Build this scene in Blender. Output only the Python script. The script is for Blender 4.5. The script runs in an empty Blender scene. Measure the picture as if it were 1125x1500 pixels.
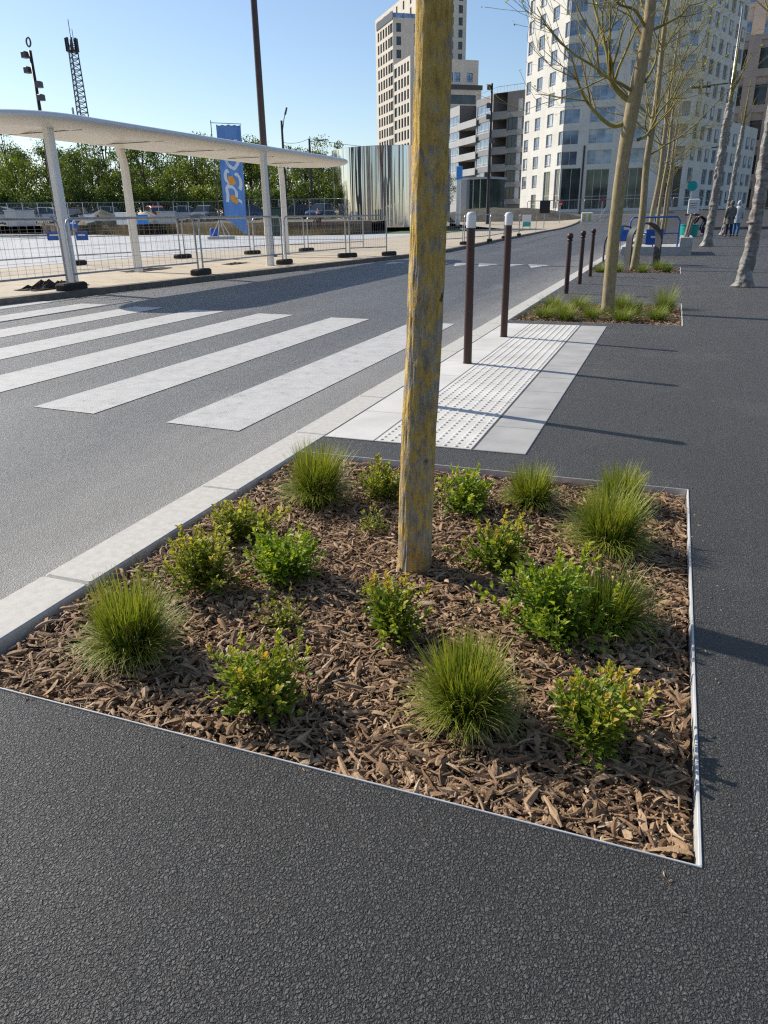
import bpy, math, random
import numpy as np
from mathutils import Vector, Matrix, noise
R = math.radians
rnd = random.Random(7)
scene = bpy.context.scene
COL = scene.collection
# ------------------------------------------------------------------ camera
W, H, FP = 1125, 1500, 1075.15
PITCH, ROLL, YAW, CH = 0.380913, -0.0165428, -0.3622849, 1.18
cy_, sy_, cp_, sp_ = math.cos(YAW), math.sin(YAW), math.cos(PITCH), math.sin(PITCH)
f0 = Vector((sy_*cp_, cy_*cp_, -sp_)); r0 = Vector((cy_, -sy_, 0)); u0 = r0.cross(f0)
cr_, sr_ = math.cos(ROLL), math.sin(ROLL)
r1 = r0*cr_+u0*sr_; u1 = -r0*sr_+u0*cr_
CAM = Vector((0, 0, CH))
def ray(x, y): return f0 + r1*((x-W/2)/FP) - u1*((y-H/2)/FP)
def G(x, y, z=0.0):
    d = ray(x, y); return CAM + d*((z-CH)/d.z)
def at(x, y, rad):
    d = ray(x, y); return CAM + d*(rad/math.hypot(d.x, d.y))
cd = bpy.data.cameras.new("camera"); cam = bpy.data.objects.new("camera", cd); COL.objects.link(cam)
M = Matrix((r1, u1, -f0)).transposed().to_4x4(); M.translation = CAM
cam.matrix_world = M
cd.sensor_fit = 'VERTICAL'; cd.sensor_height = 24; cd.lens = 24*FP/H
cd.clip_start = .02; cd.clip_end = 4000
scene.camera = cam
# ------------------------------------------------------------------ light
SUN_EL, SX, SY = R(34.8), -.967, .253
w = bpy.data.worlds.new("World"); scene.world = w; w.use_nodes = True
nt = w.node_tree; bg = nt.nodes['Background']
sky = nt.nodes.new('ShaderNodeTexSky'); sky.sky_type = 'NISHITA'; sky.sun_disc = False
sky.sun_elevation = SUN_EL; sky.sun_rotation = math.atan2(SX, SY); sky.altitude = 50
sky.air_density = 1.0; sky.dust_density = .55; sky.ozone_density = 2.9
nt.links.new(sky.outputs[0], bg.inputs[0]); bg.inputs[1].default_value = .128
sd = bpy.data.lights.new("sun", 'SUN'); sd.energy = 4.95; sd.angle = R(.55); sd.color = (1, .935, .83)
so = bpy.data.objects.new("sun", sd); COL.objects.link(so)
sv = Vector((SX*math.cos(SUN_EL), SY*math.cos(SUN_EL), math.sin(SUN_EL)))
so.rotation_euler = sv.to_track_quat('Z', 'Y').to_euler(); so.location = (-30, 10, 40)
vs = scene.view_settings; vs.view_transform = 'Standard'; vs.look = 'None'; vs.exposure = .1; vs.gamma = 1
cy = scene.cycles
try:
    cy.max_bounces = 6; cy.transparent_max_bounces = 6; cy.caustics_reflective = False; cy.caustics_refractive = False
    cy.use_denoising = False; cy.pixel_filter_type = 'BLACKMAN_HARRIS'; cy.filter_width = 1.25; cy.sample_clamp_indirect = 4; cy.use_adaptive_sampling = False
except Exception: pass
# ------------------------------------------------------------------ terrain
def sst(t):
    t = min(1, max(0, t)); return t*t*(3-2*t)
def T(y): return 1.75*sst((y-70)/75)
RZ = -.05      # road level below the pavement
# ------------------------------------------------------------------ materials
class N:
    def __init__(s, name):
        s.m = bpy.data.materials.new(name); s.m.use_nodes = True; s.t = s.m.node_tree
        s.p = s.t.nodes['Principled BSDF']; s.tc = s.t.nodes.new('ShaderNodeTexCoord')
        s.co = s.tc.outputs['Object']
    def n(s, typ, **kw):
        o = s.t.nodes.new(typ)
        for k, v in kw.items():
            if k.startswith('i_'):
                o.inputs[int(k[2:])].default_value = v
            else: setattr(o, k, v)
        return o
    def l(s, a, b): s.t.links.new(a, b)
    def map(s, scale=(1, 1, 1), co=None):
        o = s.n('ShaderNodeMapping'); o.inputs['Scale'].default_value = scale; s.l(co or s.co, o.inputs[0]); return o.outputs[0]
    def noise(s, scale, detail=4, rough=.55, co=None):
        o = s.n('ShaderNodeTexNoise'); o.inputs['Scale'].default_value = scale; o.inputs['Detail'].default_value = detail
        o.inputs['Roughness'].default_value = rough; s.l(co or s.co, o.inputs['Vector']); return o.outputs['Fac']
    def vor(s, scale, feature='F1', co=None, out='Distance'):
        o = s.n('ShaderNodeTexVoronoi', feature=feature); o.inputs['Scale'].default_value = scale
        s.l(co or s.co, o.inputs['Vector']); return o.outputs[out]
    def ramp(s, fac, stops, interp='LINEAR'):
        o = s.n('ShaderNodeValToRGB'); cr = o.color_ramp; cr.interpolation = interp
        while len(cr.elements) < len(stops): cr.elements.new(.5)
        for e, (p, c) in zip(cr.elements, stops): e.position = p; e.color = (*c, 1) if len(c) == 3 else c
        s.l(fac, o.inputs[0]); return o.outputs[0]
    def mix(s, fac, a, b, mode='MIX'):
        o = s.n('ShaderNodeMix', data_type='RGBA', blend_type=mode)
        for k, v in ((0, fac), (6, a), (7, b)):
            if isinstance(v, (int, float)): o.inputs[k].default_value = v
            elif isinstance(v, tuple): o.inputs[k].default_value = (*v, 1)
            else: s.l(v, o.inputs[k])
        return o.outputs[2]
    def math(s, op, a, b=0.0, c=0.0, clamp=False):
        o = s.n('ShaderNodeMath', operation=op, use_clamp=clamp)
        for k, v in enumerate((a, b, c)):
            if isinstance(v, (int, float)): o.inputs[k].default_value = v
            else: s.l(v, o.inputs[k])
        return o.outputs[0]
    def sep(s, co=None):
        o = s.n('ShaderNodeSeparateXYZ'); s.l(co or s.co, o.inputs[0]); return o.outputs
    def attr(s, name):
        o = s.n('ShaderNodeAttribute', attribute_name=name); return o.outputs['Fac']
    def col(s, v):
        if isinstance(v, tuple): s.p.inputs['Base Color'].default_value = (*v, 1)
        else: s.l(v, s.p.inputs['Base Color'])
        return s
    def set(s, rough=.6, metal=0.0, spec=.5):
        for k, v in (('Roughness', rough), ('Metallic', metal), ('Specular IOR Level', spec)):
            if isinstance(v, (int, float)): s.p.inputs[k].default_value = v
            else: s.l(v, s.p.inputs[k])
        return s
    def bump(s, h, strength=.5, dist=.01):
        o = s.n('ShaderNodeBump'); o.inputs['Strength'].default_value = strength; o.inputs['Distance'].default_value = dist
        s.l(h, o.inputs['Height']); s.l(o.outputs[0], s.p.inputs['Normal']); return s
def sc(c, k): return tuple(min(1, x*k) for x in c)
def pm(name, c, rough=.55, metal=0.0, var=.18, scale=6, bump=0.0, bscale=60, bdist=.004, spec=.5):
    s = N(name); f = s.noise(scale, 5)
    s.col(s.ramp(f, [(.3, sc(c, 1-var)), (.7, sc(c, 1+var))])).set(rough, metal, spec)
    if bump: s.bump(s.noise(bscale, 4), bump, bdist)
    return s.m
def m_asphalt(name, dark, light, sc_=115, dust=False, bs=.9):
    s = N(name)
    wob = s.n('ShaderNodeTexNoise'); wob.inputs['Scale'].default_value = sc_*.8; wob.inputs['Detail'].default_value = 2; s.l(s.co, wob.inputs['Vector'])
    vm = s.n('ShaderNodeVectorMath', operation='MULTIPLY_ADD'); s.l(wob.outputs['Color'], vm.inputs[0]); vm.inputs[1].default_value = (1.5/sc_,)*3; s.l(s.co, vm.inputs[2])
    co = vm.outputs[0]
    bw = s.n('ShaderNodeRGBToBW'); s.l(s.vor(sc_, out='Color', co=co), bw.inputs[0]); rnd_ = bw.outputs[0]
    bw2 = s.n('ShaderNodeRGBToBW'); s.l(s.vor(sc_*2.3, out='Color', co=co), bw2.inputs[0])
    edge = s.vor(sc_, 'DISTANCE_TO_EDGE', co=co); e2 = s.vor(sc_*2.3, 'DISTANCE_TO_EDGE', co=co)
    top = s.ramp(edge, [(.0, (0,)*3), (.26, (1,)*3)]); top2 = s.ramp(e2, [(.0, (0,)*3), (.36, (1,)*3)])
    fine = s.noise(420, 3); big = s.noise(.55, 5); mid = s.noise(6, 4)
    c = s.ramp(rnd_, [(.1, dark), (.6, light), (.93, sc(light, 1.22)), (.995, sc(light, 2.4))])
    c = s.mix(s.math('MULTIPLY', s.math('SUBTRACT', 1, top2), .5), c, sc(dark, .4))
    c = s.mix(s.math('MULTIPLY', s.math('SUBTRACT', 1, top), .8), c, sc(dark, .14))
    c = s.mix(.55, c, s.ramp(big, [(.3, (.74,)*3), (.7, (1.22,)*3)]), 'MULTIPLY')
    c = s.mix(.5, c, s.ramp(mid, [(.3, (.82,)*3), (.7, (1.16,)*3)]), 'MULTIPLY')
    if dust:
        x = s.sep(); n2 = s.noise(1.6, 6, .65, s.map((2.2, .5, 1)))
        # dust washed to the gutter along the kerb
        g = s.math('MULTIPLY_ADD', x[0], 1.0, 3.15)
        g = s.math('ADD', g, s.math('MULTIPLY_ADD', n2, 1.1, -.55))
        g = s.math('MULTIPLY', g, .8, clamp=True)
        c = s.mix(s.math('MULTIPLY', g, .75), c, (.36, .335, .295))
        # worn wheel tracks
        t = s.noise(.9, 5, .6, s.map((1.6, .16, 1)))
        c = s.mix(.6, c, s.ramp(t, [(.35, (.72,)*3), (.65, (1.22,)*3)]), 'MULTIPLY')
    else:
        n3 = s.noise(1.1, 6, .7); c = s.mix(s.ramp(n3, [(.54, (0,)*3), (.78, (.30,)*3)]), c, (.25, .23, .20))
        n4 = s.noise(7, 3, .5); c = s.mix(s.ramp(n4, [(.72, (0,)*3), (.78, (.3,)*3)]), c, (.26, .2, .13))
    s.col(c).set(s.ramp(fine, [(.3, (.42,)*3), (.7, (.62,)*3)]), 0, .75)
    h = s.math('MULTIPLY', top, s.math('MULTIPLY_ADD', rnd_, .8, .4))
    h = s.math('ADD', h, s.math('MULTIPLY', top2, .35)); h = s.math('ADD', h, s.math('MULTIPLY', fine, .3))
    s.bump(h, bs, .009)
    return s.m
MAT = {}
MAT['path'] = m_asphalt('footpath_asphalt', (.078, .073, .066), (.146, .137, .126), 118, bs=.9)
MAT['road'] = m_asphalt('road_asphalt', (.13, .128, .125), (.275, .27, .264), 110, True, .55)
MAT['kerb'] = pm('kerb_granite', (.57, .54, .48), .75, var=.12, scale=30, bump=.35, bscale=220, bdist=.003)
MAT['farkerb'] = pm('weathered_kerb', (.16, .14, .12), .8, var=.3, scale=8, bump=.3)
def m_paint():
    s = N('road_paint'); n = s.noise(9, 8, .75); g = s.noise(90, 3)
    f = s.math('ADD', s.math('MULTIPLY', n, .75), s.math('MULTIPLY', g, .3))
    c = s.ramp(f, [(.36, (.24, .235, .23)), (.45, (.50, .485, .455)), (.72, (.67, .645, .60))])
    s.col(c).set(.6); s.bump(s.vor(130), .5, .004); return s.m
MAT['paint'] = m_paint()
MAT['whiteslab'] = pm('white_concrete_slab', (.68, .65, .595), .7, var=.13, scale=2.2, bump=.1, bscale=200)
MAT['greyslab'] = pm('grey_concrete_slab', (.43, .415, .39), .7, var=.14, scale=4, bump=.12, bscale=180)
MAT['joint'] = pm('joint_grey', (.09, .085, .08), .9)
def m_paver(name, c, sx, sy, mort, off=.5, rough=.75):
    s = N(name); o = s.n('ShaderNodeTexBrick', offset=off); o.inputs['Scale'].default_value = 1
    o.inputs['Brick Width'].default_value = sx; o.inputs['Row Height'].default_value = sy; o.inputs['Mortar Size'].default_value = mort
    o.inputs['Color1'].default_value = (*sc(c, .9), 1); o.inputs['Color2'].default_value = (*sc(c, 1.08), 1); o.inputs['Mortar'].default_value = (*sc(c, .55), 1)
    s.l(s.co, o.inputs['Vector'])
    n = s.noise(.7, 6, .65)
    s.col(s.mix(.6, o.outputs[0], s.ramp(n, [(.3, (.78,)*3), (.7, (1.15,)*3)]), 'MULTIPLY')).set(rough)
    s.bump(o.outputs['Fac'], .3, -.004); return s.m
MAT['beige'] = m_paver('beige_pavers', (.56, .47, .34), .6, .3, .012)
MAT['plaza'] = m_paver('pale_plaza_slabs', (.56, .56, .55), 1.2, .6, .025)
MAT['earth'] = pm('bare_earth_and_grass', (.14, .125, .08), .95, var=.4, scale=.4, bump=.4, bscale=3, bdist=.1)
MAT['bank'] = pm('dry_bank_soil', (.085, .075, .055), .95, var=.5, scale=1.2, bump=.8, bscale=6, bdist=.15)
MAT['lawn'] = pm('lawn_green', (.10, .17, .04), .95, var=.35, scale=2, bump=.5, bscale=30, bdist=.03)
MAT['soil'] = pm('dark_bed_soil', (.045, .03, .02), .95, var=.4, scale=20, bump=.8, bscale=40, bdist=.02)
MAT['steel'] = pm('galvanised_edging', (.62, .615, .60), .55, .15, var=.12, scale=12)
MAT['galv'] = pm('galvanised_tube', (.42, .43, .45), .38, .85, var=.15, scale=5)
MAT['wire'] = pm('galvanised_wire', (.35, .36, .37), .5, .6, var=.1)
MAT['rubber'] = pm('recycled_rubber', (.028, .026, .025), .85, var=.3, scale=25, bump=.5, bscale=90)
MAT['brownmetal'] = pm('brown_red_paint', (.052, .020, .016), .5, var=.2, scale=4, bump=.05, bscale=300)
MAT['whitecap'] = pm('white_plastic_cap', (.75, .76, .77), .35, var=.04)
MAT['canopy'] = pm('white_canopy_coating', (.86, .855, .84), .4, var=.03, scale=.9)
MAT['darkpole'] = pm('dark_pole_paint', (.035, .03, .03), .45, var=.15)
MAT['darkbrownpole'] = pm('brown_pole_paint', (.06, .038, .034), .45, var=.15)
MAT['lamp'] = pm('lamp_housing', (.09, .09, .095), .4, .3)
MAT['bark2'] = None
def m_chip():
    s = N('wood_chips'); v = s.attr('rv')
    c = s.ramp(v, [(0, (.145, .084, .046)), (.25, (.26, .155, .082)), (.55, (.375, .235, .13)), (.84, (.49, .33, .195)), (1, (.60, .45, .29))])
    g = s.noise(60, 5, .7, s.map((1, 1, 1)))
    s.col(s.mix(.6, c, s.ramp(g, [(.3, (.62,)*3), (.7, (1.3,)*3)]), 'MULTIPLY')).set(.72, 0, .35)
    s.bump(s.noise(220, 3), .6, .003); return s.m
MAT['chip'] = m_chip()
def m_leaf(name, stops, rough=.46, trans=.42):
    s = N(name); v = s.attr('rv'); c = s.ramp(v, stops)
    n = s.noise(25, 3); c = s.mix(.5, c, s.ramp(n, [(.3, (.75,)*3), (.7, (1.25,)*3)]), 'MULTIPLY')
    s.col(c).set(rough, 0, .45)
    tr = s.n('ShaderNodeBsdfTranslucent'); s.l(s.mix(1, c, (1.25, 1.2, .55), 'MULTIPLY'), tr.inputs[0])
    mx = s.n('ShaderNodeMixShader'); mx.inputs[0].default_value = trans
    s.l(s.p.outputs[0], mx.inputs[1]); s.l(tr.outputs[0], mx.inputs[2])
    s.l(mx.outputs[0], s.t.nodes['Material Output'].inputs[0]); return s.m
MAT['leaf'] = m_leaf('shrub_leaf', [(0, (.09, .16, .016)), (.5, (.24, .33, .034)), (.82, (.46, .48, .065)), (1, (.60, .40, .09))])
MAT['leaf_bright'] = m_leaf('bright_shrub_leaf', [(0, (.10, .19, .015)), (.55, (.26, .38, .034)), (1, (.48, .52, .07))])
MAT['leaf_olive'] = m_leaf('olive_shrub_leaf', [(0, (.11, .165, .022)), (.55, (.31, .36, .05)), (1, (.54, .48, .11))])
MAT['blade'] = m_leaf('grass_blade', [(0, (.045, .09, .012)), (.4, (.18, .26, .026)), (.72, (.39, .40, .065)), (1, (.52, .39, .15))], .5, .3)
MAT['treeleaf'] = m_leaf('spring_tree_leaf', [(0, (.055, .09, .016)), (.5, (.14, .195, .026)), (1, (.29, .345, .05))], .6, .45)
MAT['treeleaf_dark'] = m_leaf('dark_tree_leaf', [(0, (.033, .058, .013)), (.5, (.08, .125, .022)), (1, (.18, .24, .04))], .6, .42)
MAT['treeleaf_lime'] = m_leaf('lime_tree_leaf', [(0, (.08, .12, .02)), (.5, (.16, .22, .03)), (1, (.29, .34, .05))], .6, .45)
MAT['drygrass'] = m_leaf('dry_reed', [(0, (.16, .12, .06)), (.6, (.34, .26, .15)), (1, (.2, .22, .07))], .7, .2)
MAT['stem'] = pm('shrub_stem', (.11, .075, .035), .7, var=.3, scale=30)
MAT['trunkfar'] = pm('grey_trunk', (.07, .06, .045), .9, var=.3, scale=4)
def m_bark():
    s = N('lichen_bark'); co = s.map((1, 1, .55))
    z = s.sep()
    big = s.noise(19, 8, .82, co); fine = s.noise(60, 6, .75, s.map((1, 1, .3))); pl = s.vor(24, 'F1', s.map((1, 1, .28)))
    grey = s.ramp(fine, [(.25, (.19, .155, .115)), (.5, (.46, .395, .30)), (.75, (.68, .61, .49))])
    yel = s.ramp(fine, [(.25, (.30, .17, .035)), (.5, (.70, .45, .10)), (.75, (.84, .64, .24))])
    k = s.math('ADD', big, s.math('MULTIPLY_ADD', fine, .45, -.22))
    k = s.math('ADD', k, s.math('MULTIPLY_ADD', z[2], .03, -.045))
    c = s.mix(s.ramp(k, [(.445, (0,)*3), (.51, (.95,)*3)]), grey, yel)
    knot = s.ramp(s.noise(16, 3, .5, s.map((1, 1, .8))), [(.70, (0,)*3), (.76, (.85,)*3)])
    c = s.mix(knot, c, (.07, .05, .03))
    s.col(c).set(.88, 0, .25)
    h = s.math('ADD', s.math('MULTIPLY', fine, .8), s.math('MULTIPLY', pl, .9)); s.bump(h, 1.0, .016); return s.m
MAT['bark'] = m_bark()
def m_bark2():
    s = N('plane_tree_bark'); fine = s.noise(30, 6, .7, s.map((1, 1, .4))); big = s.noise(4, 5, .6)
    z = s.sep()
    c = s.ramp(fine, [(.25, (.22, .165, .095)), (.55, (.40, .315, .195)), (.8, (.52, .44, .31))])
    c = s.mix(s.ramp(big, [(.4, (0,)*3), (.62, (.45,)*3)]), c, (.34, .29, .11))
    s.col(c).set(.85, 0, .25); s.bump(fine, .6, .01); return s.m
MAT['bark2'] = m_bark2()
def m_twig():
    s = N('mossy_twig'); n = s.noise(5, 4)
    s.col(s.ramp(n, [(.3, (.17, .13, .04)), (.6, (.33, .285, .085)), (.8, (.42, .35, .16))])).set(.85, 0, .2); return s.m
MAT['twig'] = m_twig()
def m_wrap():
    s = N('grey_wrap_sheet'); f = s.noise(9, 6, .65, s.map((1, 1, 2.6))); st = s.noise(3, 4)
    c = s.ramp(f, [(.28, (.09, .083, .075)), (.5, (.27, .25, .225)), (.75, (.52, .50, .47))])
    c = s.mix(s.ramp(st, [(.48, (0,)*3), (.7, (.7,)*3)]), c, (.19, .135, .095))
    s.col(c).set(.5, 0, .4); s.bump(f, .7, .02); return s.m
MAT['wrap'] = m_wrap()
MAT['mirror'] = None
def m_mirror():
    s = N('polished_steel_panels'); s.col((.62, .622, .63)).set(.04, 1.0)
    n2 = s.noise(.8, 3, .55, s.map((1, 1, .03))); s.bump(n2, .5, .35); return s.m
MAT['mirror'] = m_mirror()
def m_wall(name, c, var=.08, jx=3.2, jz=3.0, dirty=.2):
    s = N(name); n = s.noise(.35, 6, .65); d = s.noise(1.3, 6, .7, s.map((1, 1, .22)))
    o = s.ramp(n, [(.3, sc(c, 1-var)), (.7, sc(c, 1+var))])
    o = s.mix(dirty, o, s.ramp(d, [(.3, (.7,)*3), (.65, (1.1,)*3)]), 'MULTIPLY')
    z = s.sep(); fr = s.math('FRACT', s.math('DIVIDE', z[2], jz)); ln = s.math('LESS_THAN', fr, .018)
    s.col(s.mix(s.math('MULTIPLY', ln, .35), o, sc(c, .5))).set(.8, 0, .3); s.bump(s.noise(6, 4), .15, .02); return s.m
MAT['w_white'] = m_wall('white_precast', (.74, .71, .65))
MAT['w_beige'] = m_wall('beige_precast', (.70, .64, .55), jz=3.2)
MAT['w_grey'] = m_wall('grey_brick', (.30, .295, .295), jz=2.9)
MAT['w_greydark'] = m_wall('charcoal_cladding', (.17, .163, .163), jz=2.9)
MAT['w_greylight'] = m_wall('light_grey_band', (.46, .46, .46), jz=9)
MAT['w_brown'] = m_wall('brown_cladding', (.54, .43, .365), jz=6.1)
MAT['w_brownpanel'] = m_wall('brown_spandrel', (.26, .21, .185), jz=6.1)
MAT['w_tan'] = m_wall('tan_cladding', (.66, .53, .41), jz=6.1)
def m_glass(name, c, rough=.05, metal=.45):
    s = N(name); n = s.noise(.6, 3); s.col(s.ramp(n, [(.35, sc(c, .6)), (.65, sc(c, 1.3))])).set(rough, metal, .7); return s.m
MAT['glass'] = m_glass('window_glass', (.20, .25, .33), .06, .5)
MAT['glassdark'] = m_glass('dark_window_glass', (.035, .04, .045), .08, .2)
MAT['glassgreen'] = m_glass('green_shop_glass', (.06, .085, .08), .06, .3)
MAT['frame'] = pm('window_frame', (.62, .63, .64), .45, var=.05)
MAT['framedark'] = pm('dark_window_frame', (.05, .05, .055), .45, var=.05)
MAT['blind'] = pm('window_blind', (.62, .64, .66), .6, var=.15, scale=1.2)
MAT['brick'] = m_paver('red_brown_brick', (.20, .12, .085), .5, .14, .02)
MAT['blue'] = pm('blue_panel', (.02, .10, .42), .45, var=.06)
MAT['bluefr'] = pm('blue_barrier_paint', (.03, .12, .36), .4, var=.1)
MAT['skyblue'] = pm('bright_blue_sign', (.03, .28, .75), .4, var=.05)
MAT['teal'] = pm('teal_plastic', (.0, .33, .28), .4, var=.08)
MAT['tealsign'] = pm('teal_sign_face', (.0, .36, .35), .4, var=.05)
MAT['white'] = pm('white_paint', (.76, .76, .75), .5, var=.05)
MAT['concrete'] = pm('pale_concrete', (.5, .49, .47), .8, var=.12, scale=5, bump=.2)
MAT['wood'] = pm('weathered_plank', (.26, .22, .18), .8, var=.25, scale=9)
MAT['red'] = pm('red_sign_paint', (.45, .03, .025), .45, var=.05)
MAT['black'] = pm('black_paint', (.02, .02, .022), .5, var=.1)
MAT['yellow'] = pm('yellow_panel', (.62, .52, .12), .5, var=.1)
MAT['green_bin'] = pm('dark_green_cabinet', (.02, .055, .04), .5, var=.1)
MAT['flag'] = None
MAT['orange'] = pm('orange_print', (.80, .36, .05), .6, var=.05)
MAT['flagwhite'] = pm('white_print', (.72, .76, .82), .6, var=.04)
def m_flag():
    s = N('blue_flag_fabric'); n = s.noise(2.2, 4, .5, s.map((2.5, 2.5, .4)))
    s.col(s.ramp(n, [(.3, (.10, .24, .56)), (.7, (.16, .34, .70))])).set(.6); return s.m
MAT['flag'] = m_flag()
MAT['skin'] = pm('skin', (.45, .28, .2), .6, var=.08)
MAT['blackcloth'] = pm('black_fabric', (.014, .014, .016), .85, var=.2, scale=12)
MAT['navy'] = pm('navy_fabric', (.018, .025, .06), .85, var=.2, scale=12)
MAT['jeans'] = pm('blue_denim', (.05, .16, .36), .85, var=.2, scale=12)
MAT['greycoat'] = pm('grey_olive_fabric', (.16, .155, .14), .85, var=.2, scale=8)
MAT['palecoat'] = pm('pale_grey_fabric', (.55, .57, .6), .85, var=.1, scale=8)
MAT['brownboot'] = pm('brown_leather', (.13, .075, .045), .6, var=.2)
MAT['tyre'] = pm('tyre_rubber', (.02, .02, .02), .8)
MAT['carglass'] = m_glass('car_glass', (.05, .06, .07), .05, .3)
# ------------------------------------------------------------------ mesh helpers
class MB:
    def __init__(s): s.v = []; s.f = []; s.mi = []
    def add(s, vs, fs, m=0):
        b = len(s.v); s.v += [tuple(v) for v in vs]; s.f += [tuple(i+b for i in f) for f in fs]; s.mi += [m]*len(fs); return s
    def box(s, c, size, rz=0.0, m=0, mat=None):
        x, y, z = (k/2 for k in size); ca, sa = math.cos(rz), math.sin(rz); vs = []
        for dx, dy, dz in ((-x,-y,-z),(x,-y,-z),(x,y,-z),(-x,y,-z),(-x,-y,z),(x,-y,z),(x,y,z),(-x,y,z)):
            p = (dx*ca-dy*sa, dx*sa+dy*ca, dz)
            if mat: p = mat @ Vector(p)
            vs.append((c[0]+p[0], c[1]+p[1], c[2]+p[2]))
        return s.add(vs, [(3,2,1,0),(4,5,6,7),(0,1,5,4),(1,2,6,5),(2,3,7,6),(3,0,4,7)], m)
    def bbox(s, c, size, bev=.01, rz=0.0, m=0):
        "box with chamfered vertical and top edges"
        x, y, z = (k/2 for k in size); b = min(bev, x*.9, y*.9, z*.9); ca, sa = math.cos(rz), math.sin(rz); rings = []
        for zz, ins in ((-z, 0), (z-b, 0), (z, b)):
            ring = []
            for px, py in ((-x+b,-y),(x-b,-y),(x,-y+b),(x,y-b),(x-b,y),(-x+b,y),(-x,y-b),(-x,-y+b)):
                k = 1-ins/max(x, y) if ins else 1
                qx = px - math.copysign(ins, px) if ins else px; qy = py - math.copysign(ins, py) if ins else py
                ring.append((c[0]+qx*ca-qy*sa, c[1]+qx*sa+qy*ca, c[2]+zz))
            rings.append(ring)
        return s.loft(rings, True, True, m)
    def loft(s, rings, cap0=True, cap1=True, m=0):
        n = len(rings[0]); vs = [p for r in rings for p in r]; fs = []
        for i in range(len(rings)-1):
            for j in range(n):
                a = i*n+j; b = i*n+(j+1) % n; fs.append((a, b, b+n, a+n))
        if cap0: fs.append(tuple(range(n-1, -1, -1)))
        if cap1: fs.append(tuple((len(rings)-1)*n+j for j in range(n)))
        return s.add(vs, fs, m)
    def tube(s, pts, rad, n=8, m=0, cap=True, fn=None):
        pts = [Vector(p) for p in pts]; rad = rad if isinstance(rad, (list, tuple)) else [rad]*len(pts)
        rings = []; up = None
        for i, p in enumerate(pts):
            t = (pts[min(i+1, len(pts)-1)] - pts[max(i-1, 0)])
            if t.length < 1e-9: t = Vector((0, 0, 1))
            t.normalize()
            if up is None: up = Vector((1, 0, 0)) if abs(t.x) < .9 else Vector((0, 1, 0))
            a = (up - t*up.dot(t)).normalized(); up = a; b = t.cross(a)
            ring = []
            for k in range(n):
                an = 2*math.pi*k/n; rr = rad[i]*(fn(i, an) if fn else 1)
                ring.append(p + a*(math.cos(an)*rr) + b*(math.sin(an)*rr))
            rings.append(ring)
        return s.loft(rings, cap, cap, m)
    def lathe(s, prof, c=(0, 0, 0), n=16, m=0):
        rings = [[(c[0]+r*math.cos(2*math.pi*k/n), c[1]+r*math.sin(2*math.pi*k/n), c[2]+z) for k in range(n)] for r, z in prof]
        return s.loft(rings, True, True, m)
    def prism(s, poly, z0, z1, m=0):
        return s.loft([[(x, y, z0) for x, y in poly], [(x, y, z1) for x, y in poly]], True, True, m)
    def build(s, name, mats, parent=None, smooth=False, world=False, kind=None):
        if world and parent is not None:
            L = parent.location
            p = parent.parent
            while p is not None: L = L + p.location; p = p.parent
            s.v = [(a-L.x, b-L.y, c-L.z) for a, b, c in s.v]
        me = bpy.data.meshes.new(name); me.from_pydata(s.v, [], s.f)
        mats = mats if isinstance(mats, (list, tuple)) else [mats]
        for m in mats: me.materials.append(MAT[m] if isinstance(m, str) else m)
        if len(mats) > 1: me.polygons.foreach_set('material_index', s.mi)
        if smooth: me.polygons.foreach_set('use_smooth', [True]*len(s.f))
        me.update()
        o = bpy.data.objects.new(name, me); COL.objects.link(o)
        if parent is not None: o.parent = parent
        if kind: o['kind'] = kind
        return o
def smooth_by_angle(o, ang=40):
    me = o.data
    try: me.set_sharp_from_angle(angle=R(ang))
    except Exception: pass
    me.polygons.foreach_set('use_smooth', [True]*len(me.polygons)); return o
def tag(o, label, cat, group=None):
    o['label'] = label; o['category'] = cat
    if group: o['group'] = group
    return o
def thing(name, label, cat, loc=(0, 0, 0), rz=0.0, group=None):
    o = bpy.data.objects.new(name, None); COL.objects.link(o); o.location = loc; o.rotation_euler = (0, 0, rz); o.empty_display_size = .2
    return tag(o, label, cat, group)
def kids(o): return [c for c in bpy.data.objects if c.parent is o]
def dup(o, loc=None, rz=None, label=None, group=None, parent=None, scale=None):
    c = o.copy(); COL.objects.link(c)
    if parent is not None: c.parent = parent
    if loc is not None: c.location = loc
    if rz is not None: c.rotation_euler = (0, 0, rz)
    if scale is not None: c.scale = scale
    if label: c['label'] = label
    if group: c['group'] = group
    for k in kids(o): dup(k, parent=c)
    return c
def np_mesh(name, V, F, mat, attr=None, smooth=True, parent=None):
    me = bpy.data.meshes.new(name); V = np.ascontiguousarray(V, np.float32); F = np.ascontiguousarray(F, np.int32)
    me.vertices.add(len(V)); me.vertices.foreach_set('co', V.ravel())
    k = F.shape[1]; me.loops.add(F.size); me.loops.foreach_set('vertex_index', F.ravel())
    me.polygons.add(len(F)); me.polygons.foreach_set('loop_start', np.arange(0, F.size, k, dtype=np.int32))
    me.polygons.foreach_set('use_smooth', np.full(len(F), smooth))
    if attr is not None:
        a = me.attributes.new('rv', 'FLOAT', 'POINT'); a.data.foreach_set('value', np.ascontiguousarray(attr, np.float32))
    me.materials.append(MAT[mat]); me.update(calc_edges=True); me.validate()
    o = bpy.data.objects.new(name, me); COL.objects.link(o)
    if parent is not None: o.parent = parent
    return o
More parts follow.
